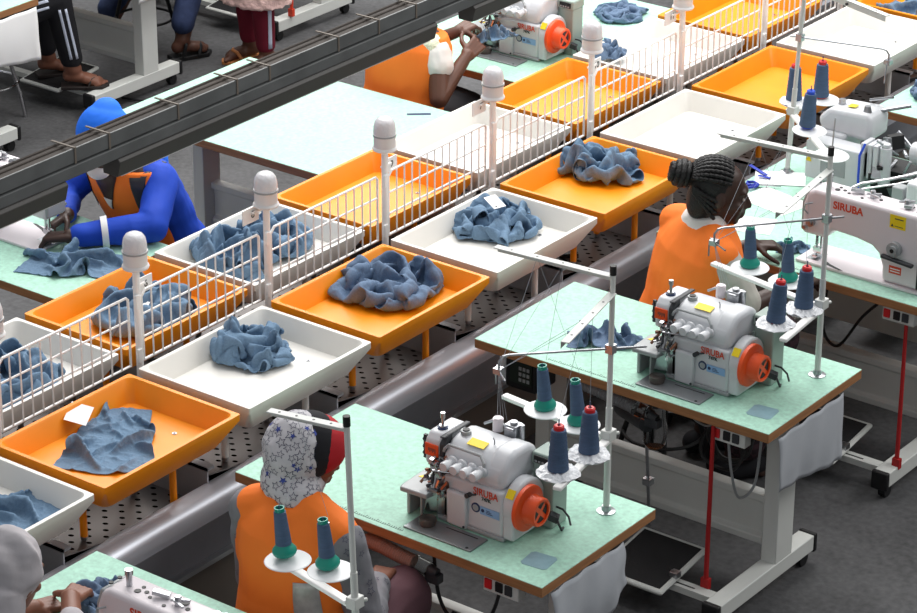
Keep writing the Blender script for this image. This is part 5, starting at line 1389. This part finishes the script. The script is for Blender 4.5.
for k, (a, b) in enumerate(((YB[0], -1.11), (-.915, .477), (.663, YB[1]))):
    mb = MB(); mb.prism([(.380, 2.221), (.440, 2.221), (.448, 2.212), (.436, 2.168), (.384, 2.168)], 'y', a, b); lc = mb.build('light_channel', 'beam_dark', bm_, bev=.002)
    mb = MB(); mb.box(.388, a + .02, 2.164, .432, b - .02, 2.168); mb.build('diffuser', 'lampbase', lc)

# ------------------------------------------------------------------ under-table hoses, bottles, boxes, straps
def hose(label, pts, m, clear=True):
    t = thing('suction_hose', label, 'hose', group='ribbed suction hoses under the tables')
    mb = MB(); P_ = [V(p) for p in pts]; dense = []; rs = []
    n = 46
    for i in range(n + 1):
        f = i / n * (len(P_) - 1); k = min(int(f), len(P_) - 2); u = f - k
        dense.append(P_[k].lerp(P_[k + 1], u)); rs.append(.022 + (.0025 if i % 2 else -.0015))
    mb.tube(dense, rs, 14); mb.build('ribbed_tube', m, t, smooth=20)
    e = P_[-1]; d = (P_[-1] - P_[-2]).normalized()
    mb = MB(); mb.cyl(e, e + d * .06, .026, .024, 18); mb.build('clear_connector', 'clear', t)
    mb = MB(); mb.cyl(e + d * .06, e + d * .09, .02, .014, 14); mb.cbox(e + d * .075 + V((0, 0, -.02)), (.05, .03, .03)); mb.build('coupling', 'dark', t)
    return t
hose('pinkish ribbed suction hose under the near overlock table, by the mauve skirt', [(.50, .045, .655), (.57, .035, .66), (.64, .03, .655), (.70, .03, .65)], 'hose')
hose('grey ribbed suction hose under the table with the slate sash', [(.42, 1.30, .69), (.52, 1.30, .68), (.60, 1.30, .67), (.665, 1.30, .66)], 'hosedark')
t = thing('oil_bottle', 'clear plastic collecting bottle under the front edge of the slate sash table', 'bottle', (.735, 1.32, 0))
mb = MB(); mb.lathe([(0, .53), (.03, .53), (.04, .545), (.042, .60), (.036, .625), (.036, .66), (.03, .675), (0, .675)], seg=22); mb.build('bottle', 'clear', t)
mb = MB(); mb.cyl((0, 0, .675), (0, 0, .715), .012, seg=10); mb.build('hanger', 'dark', t)
mb = MB(); mb.cyl((.48, 1.50, .52), (.70, 1.32, .60), .028, seg=16); tag(mb.build('exhaust_pipe', 'dark'), 'dark grey pipe slanting under the slate sash table, left of the bottle', 'pipe')
def control(label, x, y, z):
    t = thing('motor_control_box', label, 'control box', (x, y, z), group='motor control boxes under the tables')
    mb = MB(); mb.box(-.02, -.03, -.075, .115, .10, .07); mb.build('case', 'black', t, bev=.012, bseg=3)
    mb = MB(); mb.prism([(-.03, -.055), (-.015, -.075), (.05, -.075), (.07, -.055), (.07, .06), (.05, .075), (-.01, .075), (-.03, .05)], 'x', -.045, -.018); mb.build('end_cap', 'machine', t, bev=.006)
    mb = MB(); mb.box(.005, -.034, -.045, .10, -.0305, .045); s = mb.build('display', 'screen', t, smooth=0)
    mb = MB()
    for i in range(3):
        for j in range(3): mb.box(.045 + i * .017, -.036, -.035 + j * .022, .056 + i * .017, -.0342, -.022 + j * .022)
    mb.build('key', 'machgrey', s, smooth=0)
    mb = MB(); mb.cyl((.04, .04, .07), (.04, .04, .745 - z - .03), .012, seg=10); mb.build('hanger', 'dark', t)
control('black motor control box with keys under the left end of the slate sash table', .085, 1.40, .61)
control('black motor control box under the left end of the near overlock table', .10, .14, .61)
def strap(label, p0, p1, m, w=.018):
    mb = MB(); a, b = V(p0), V(p1); mb.tube([a, a.lerp(b, .5), b], [.007, .008, .009], 8, 0); mb.cbox(b, (.03, .02, .04), (0, 0, 0)); o = mb.build('pull_strap', m, bev=0)
    return tag(o, label, 'strap')
strap('red strap hanging from the slate sash table down to its treadle rail', (1.0, 1.262, .713), (.998, 1.262, .11), 'strap')
strap('red strap hanging at the right edge over a foot rail', (1.06, 2.47, .713), (1.10, 2.40, .125), 'strap')
strap('orange strap hanging beside the white foot rail at the top edge', (-3.86, 4.90, .713), (-3.875, 4.88, .140), 'strap_o')
def cable(label, pts, r=.005, m='black', plug=False):
    P_ = [V(p) for p in pts]; out = []
    for i in range(len(P_) - 1):
        p0 = P_[max(0, i - 1)]; p1 = P_[i]; p2 = P_[i + 1]; p3 = P_[min(len(P_) - 1, i + 2)]
        for k in range(8):
            t = k / 8; out.append(.5 * ((2 * p1) + (p2 - p0) * t + (2 * p0 - 5 * p1 + 4 * p2 - p3) * t * t + (3 * p1 - p0 - 3 * p2 + p3) * t ** 3))
    out.append(P_[-1]); mb = MB(); mb.tube(out, r, 7)
    if plug: mb.cbox(P_[len(P_) // 2], (.045, .035, .035), (.3, .4, .5))
    return tag(mb.build('power_cable', m), label, 'cable')
cable('black cable with plug hanging left of the near table switch box', [(.75, .06, .713), (.78, .05, .55), (.86, .03, .50), (.98, .03, .55), (1.02, .04, .66)], .006, 'black', True)
cable('coiled black cables behind the stretcher of the slate sash table', [(.78, 1.62, .52), (.74, 1.66, .42), (.80, 1.68, .34), (.88, 1.66, .38), (.90, 1.64, .50), (.82, 1.65, .55), (.75, 1.66, .47), (.79, 1.67, .36), (.9, 1.66, .4), (.95, 1.62, .6), (.93, 1.60, .71)], .007)
_pts = [(.80 + .085 * cos(a), 1.655 + .012 * sin(a * 3), .40 + .085 * sin(a)) for a in [k * .55 for k in range(36)]]
cable('round coil of black cable hanging behind the slate sash table stretcher', [(.80, 1.65, .713)] + _pts, .006)
cable('grey looping cable under the slate sash table', [(.70, 1.50, .713), (.74, 1.52, .58), (.82, 1.52, .55), (.88, 1.50, .62), (.95, 1.48, .69)], .004, 'machgrey')
cable('blue air line under the slate sash table', [(.60, 1.60, .70), (.66, 1.58, .62), (.74, 1.56, .60), (.86, 1.54, .68)], .005, 'bluedark')
cable('white bunched wires below the switch box of the slate sash table', [(1.03, 1.31, .66), (1.02, 1.36, .5), (1.0, 1.45, .36), (1.03, 1.5, .40), (1.06, 1.48, .6)], .005, 'machgrey')
cable('black cables looping under the lockstitch table at right', [(.62, 2.70, .71), (.60, 2.68, .45), (.68, 2.66, .38), (.80, 2.62, .55), (.90, 2.58, .66), (.96, 2.55, .71)], .006)
cable('black cable curl on the floor under the striped trouser worker table', [(-3.95, 3.66, .012), (-3.80, 3.72, .012), (-3.84, 3.9, .012), (-3.7, 4.0, .012)], .006)
mb = MB(); mb.cyl((.63, 1.47, .12), (.62, 1.42, .715), .006, seg=8); mb.cbox((.628, 1.455, .30), (.03, .03, .025)); tag(mb.build('treadle_rod', 'steel'), 'thin steel treadle rod with clamp under the slate sash table', 'rod')
mb = MB(); mb.cyl((.64, 2.62, .12), (.63, 2.60, .713), .006, seg=8); mb.cbox((.64, 2.61, .30), (.03, .03, .025)); tag(mb.build('treadle_rod', 'steel'), 'thin steel treadle rod under the lockstitch table', 'rod')
# grey panel bench behind the lockstitch table
# papers, ribbon, cards on the lockstitch tables
def paper(label, loc, rz, w, h, m='paper'):
    mb = MB(); mb.box(-w / 2, -h / 2, 0, w / 2, h / 2, .0012); o = mb.build('paper_sheet', m, None, loc, (0, 0, rz), 0); return tag(o, label, 'paper')
paper('large white paper sheet in front of the braided woman face', (.24, 2.70, .7505), R(20), .20, .15)
paper('white paper lying left of the lockstitch needle, further back', (.20, 2.96, .7505), R(-12), .24, .17)
paper('white folded paper under the blue ribbon scissors', (.10, 3.17, .752), R(30), .20, .14)
t = thing('scissors', 'snips with royal blue ribbon on the corner of the lockstitch table', 'scissors', (.10, 3.06, .755), R(25))
mb = MB(); mb.tube([(-.03, 0, .004), (-.05, .02, .006), (-.075, .015, .006), (-.075, -.01, .006), (-.05, -.015, .006), (-.03, 0, .004)], .006, 8); mb.tube([(-.03, 0, .004), (-.04, -.03, .006), (-.065, -.045, .006), (-.08, -.03, .006), (-.06, -.015, .006), (-.03, 0, .004)], .006, 8); mb.build('handle', 'ribbon', t)
mb = MB(); mb.prism([(-.03, -.004), (.06, -.001), (.06, .001), (-.03, .006)], 'z', .002, .006); mb.build('blade', 'steel', t)
mb = MB(); mb.cbox((-.13, .10, .006), (.12, .016, .002), (0, 0, -.45)); mb.cbox((-.07, .05, .008), (.05, .015, .002), (0, .1, .3)); tag(mb.build('blue_ribbon', 'ribbon', None, (.12, 3.08, .752)), 'royal blue ribbon end on the far corner of the lockstitch table', 'ribbon')
garment('g', 'pale blue cloth at the lockstitch needle end', (.50, 2.60, .752), R(30), (.30, .30, .5), None, 'denim', 'cloth')
# cards on garments
x, y, z = rtray(0); card('white card under the slate blouse in the orange tray at lower left', (x - .20, y + .03, z - TI + .06), (R(10), R(14), R(30)), .075, .10, False)
x, y, z = rtray(3); card('white card with punch hole on the slate bundle in the white tray', (x - .075, y + .10, z - TI + .135), (R(4), R(10), R(-25)), .085, .05)
x, y, z = ltray(1); card('white card among the slate garments of the orange tray behind fence', (x + .04, y - .02, z - TI + .085), (R(10), R(10), R(30)), .05, .05, False)
# little debris on the perforated sheets
mb = MB(); mb.cbox((0, 0, 0), (.075, .022, .018), (0, 0, .7)); mb.cbox((.035, -.02, 0), (.02, .03, .016), (0, 0, .3)); tag(mb.build('clip', 'black', None, (-.40, 2.43, .545)), 'small black clip lying on the perforated sheet by the orange tray', 'clip')
# pale slot plate on the large table
mb = MB(); mb.prism([(-.05, -.010), (.05, -.010), (.05, .010), (-.05, .010)], 'z', 0, .0012); o = mb.build('cable_slot', 'bluedark', None, (-1.47, 2.86, .7502), (0, 0, R(40)), 0); tag(o, 'dark cable slot plate in the large pale green table near the white tray', 'slot plate')
bpy.data.scenes.remove(TMP)
for _m in [m for m in bpy.data.meshes if m.users == 0]: bpy.data.meshes.remove(_m)
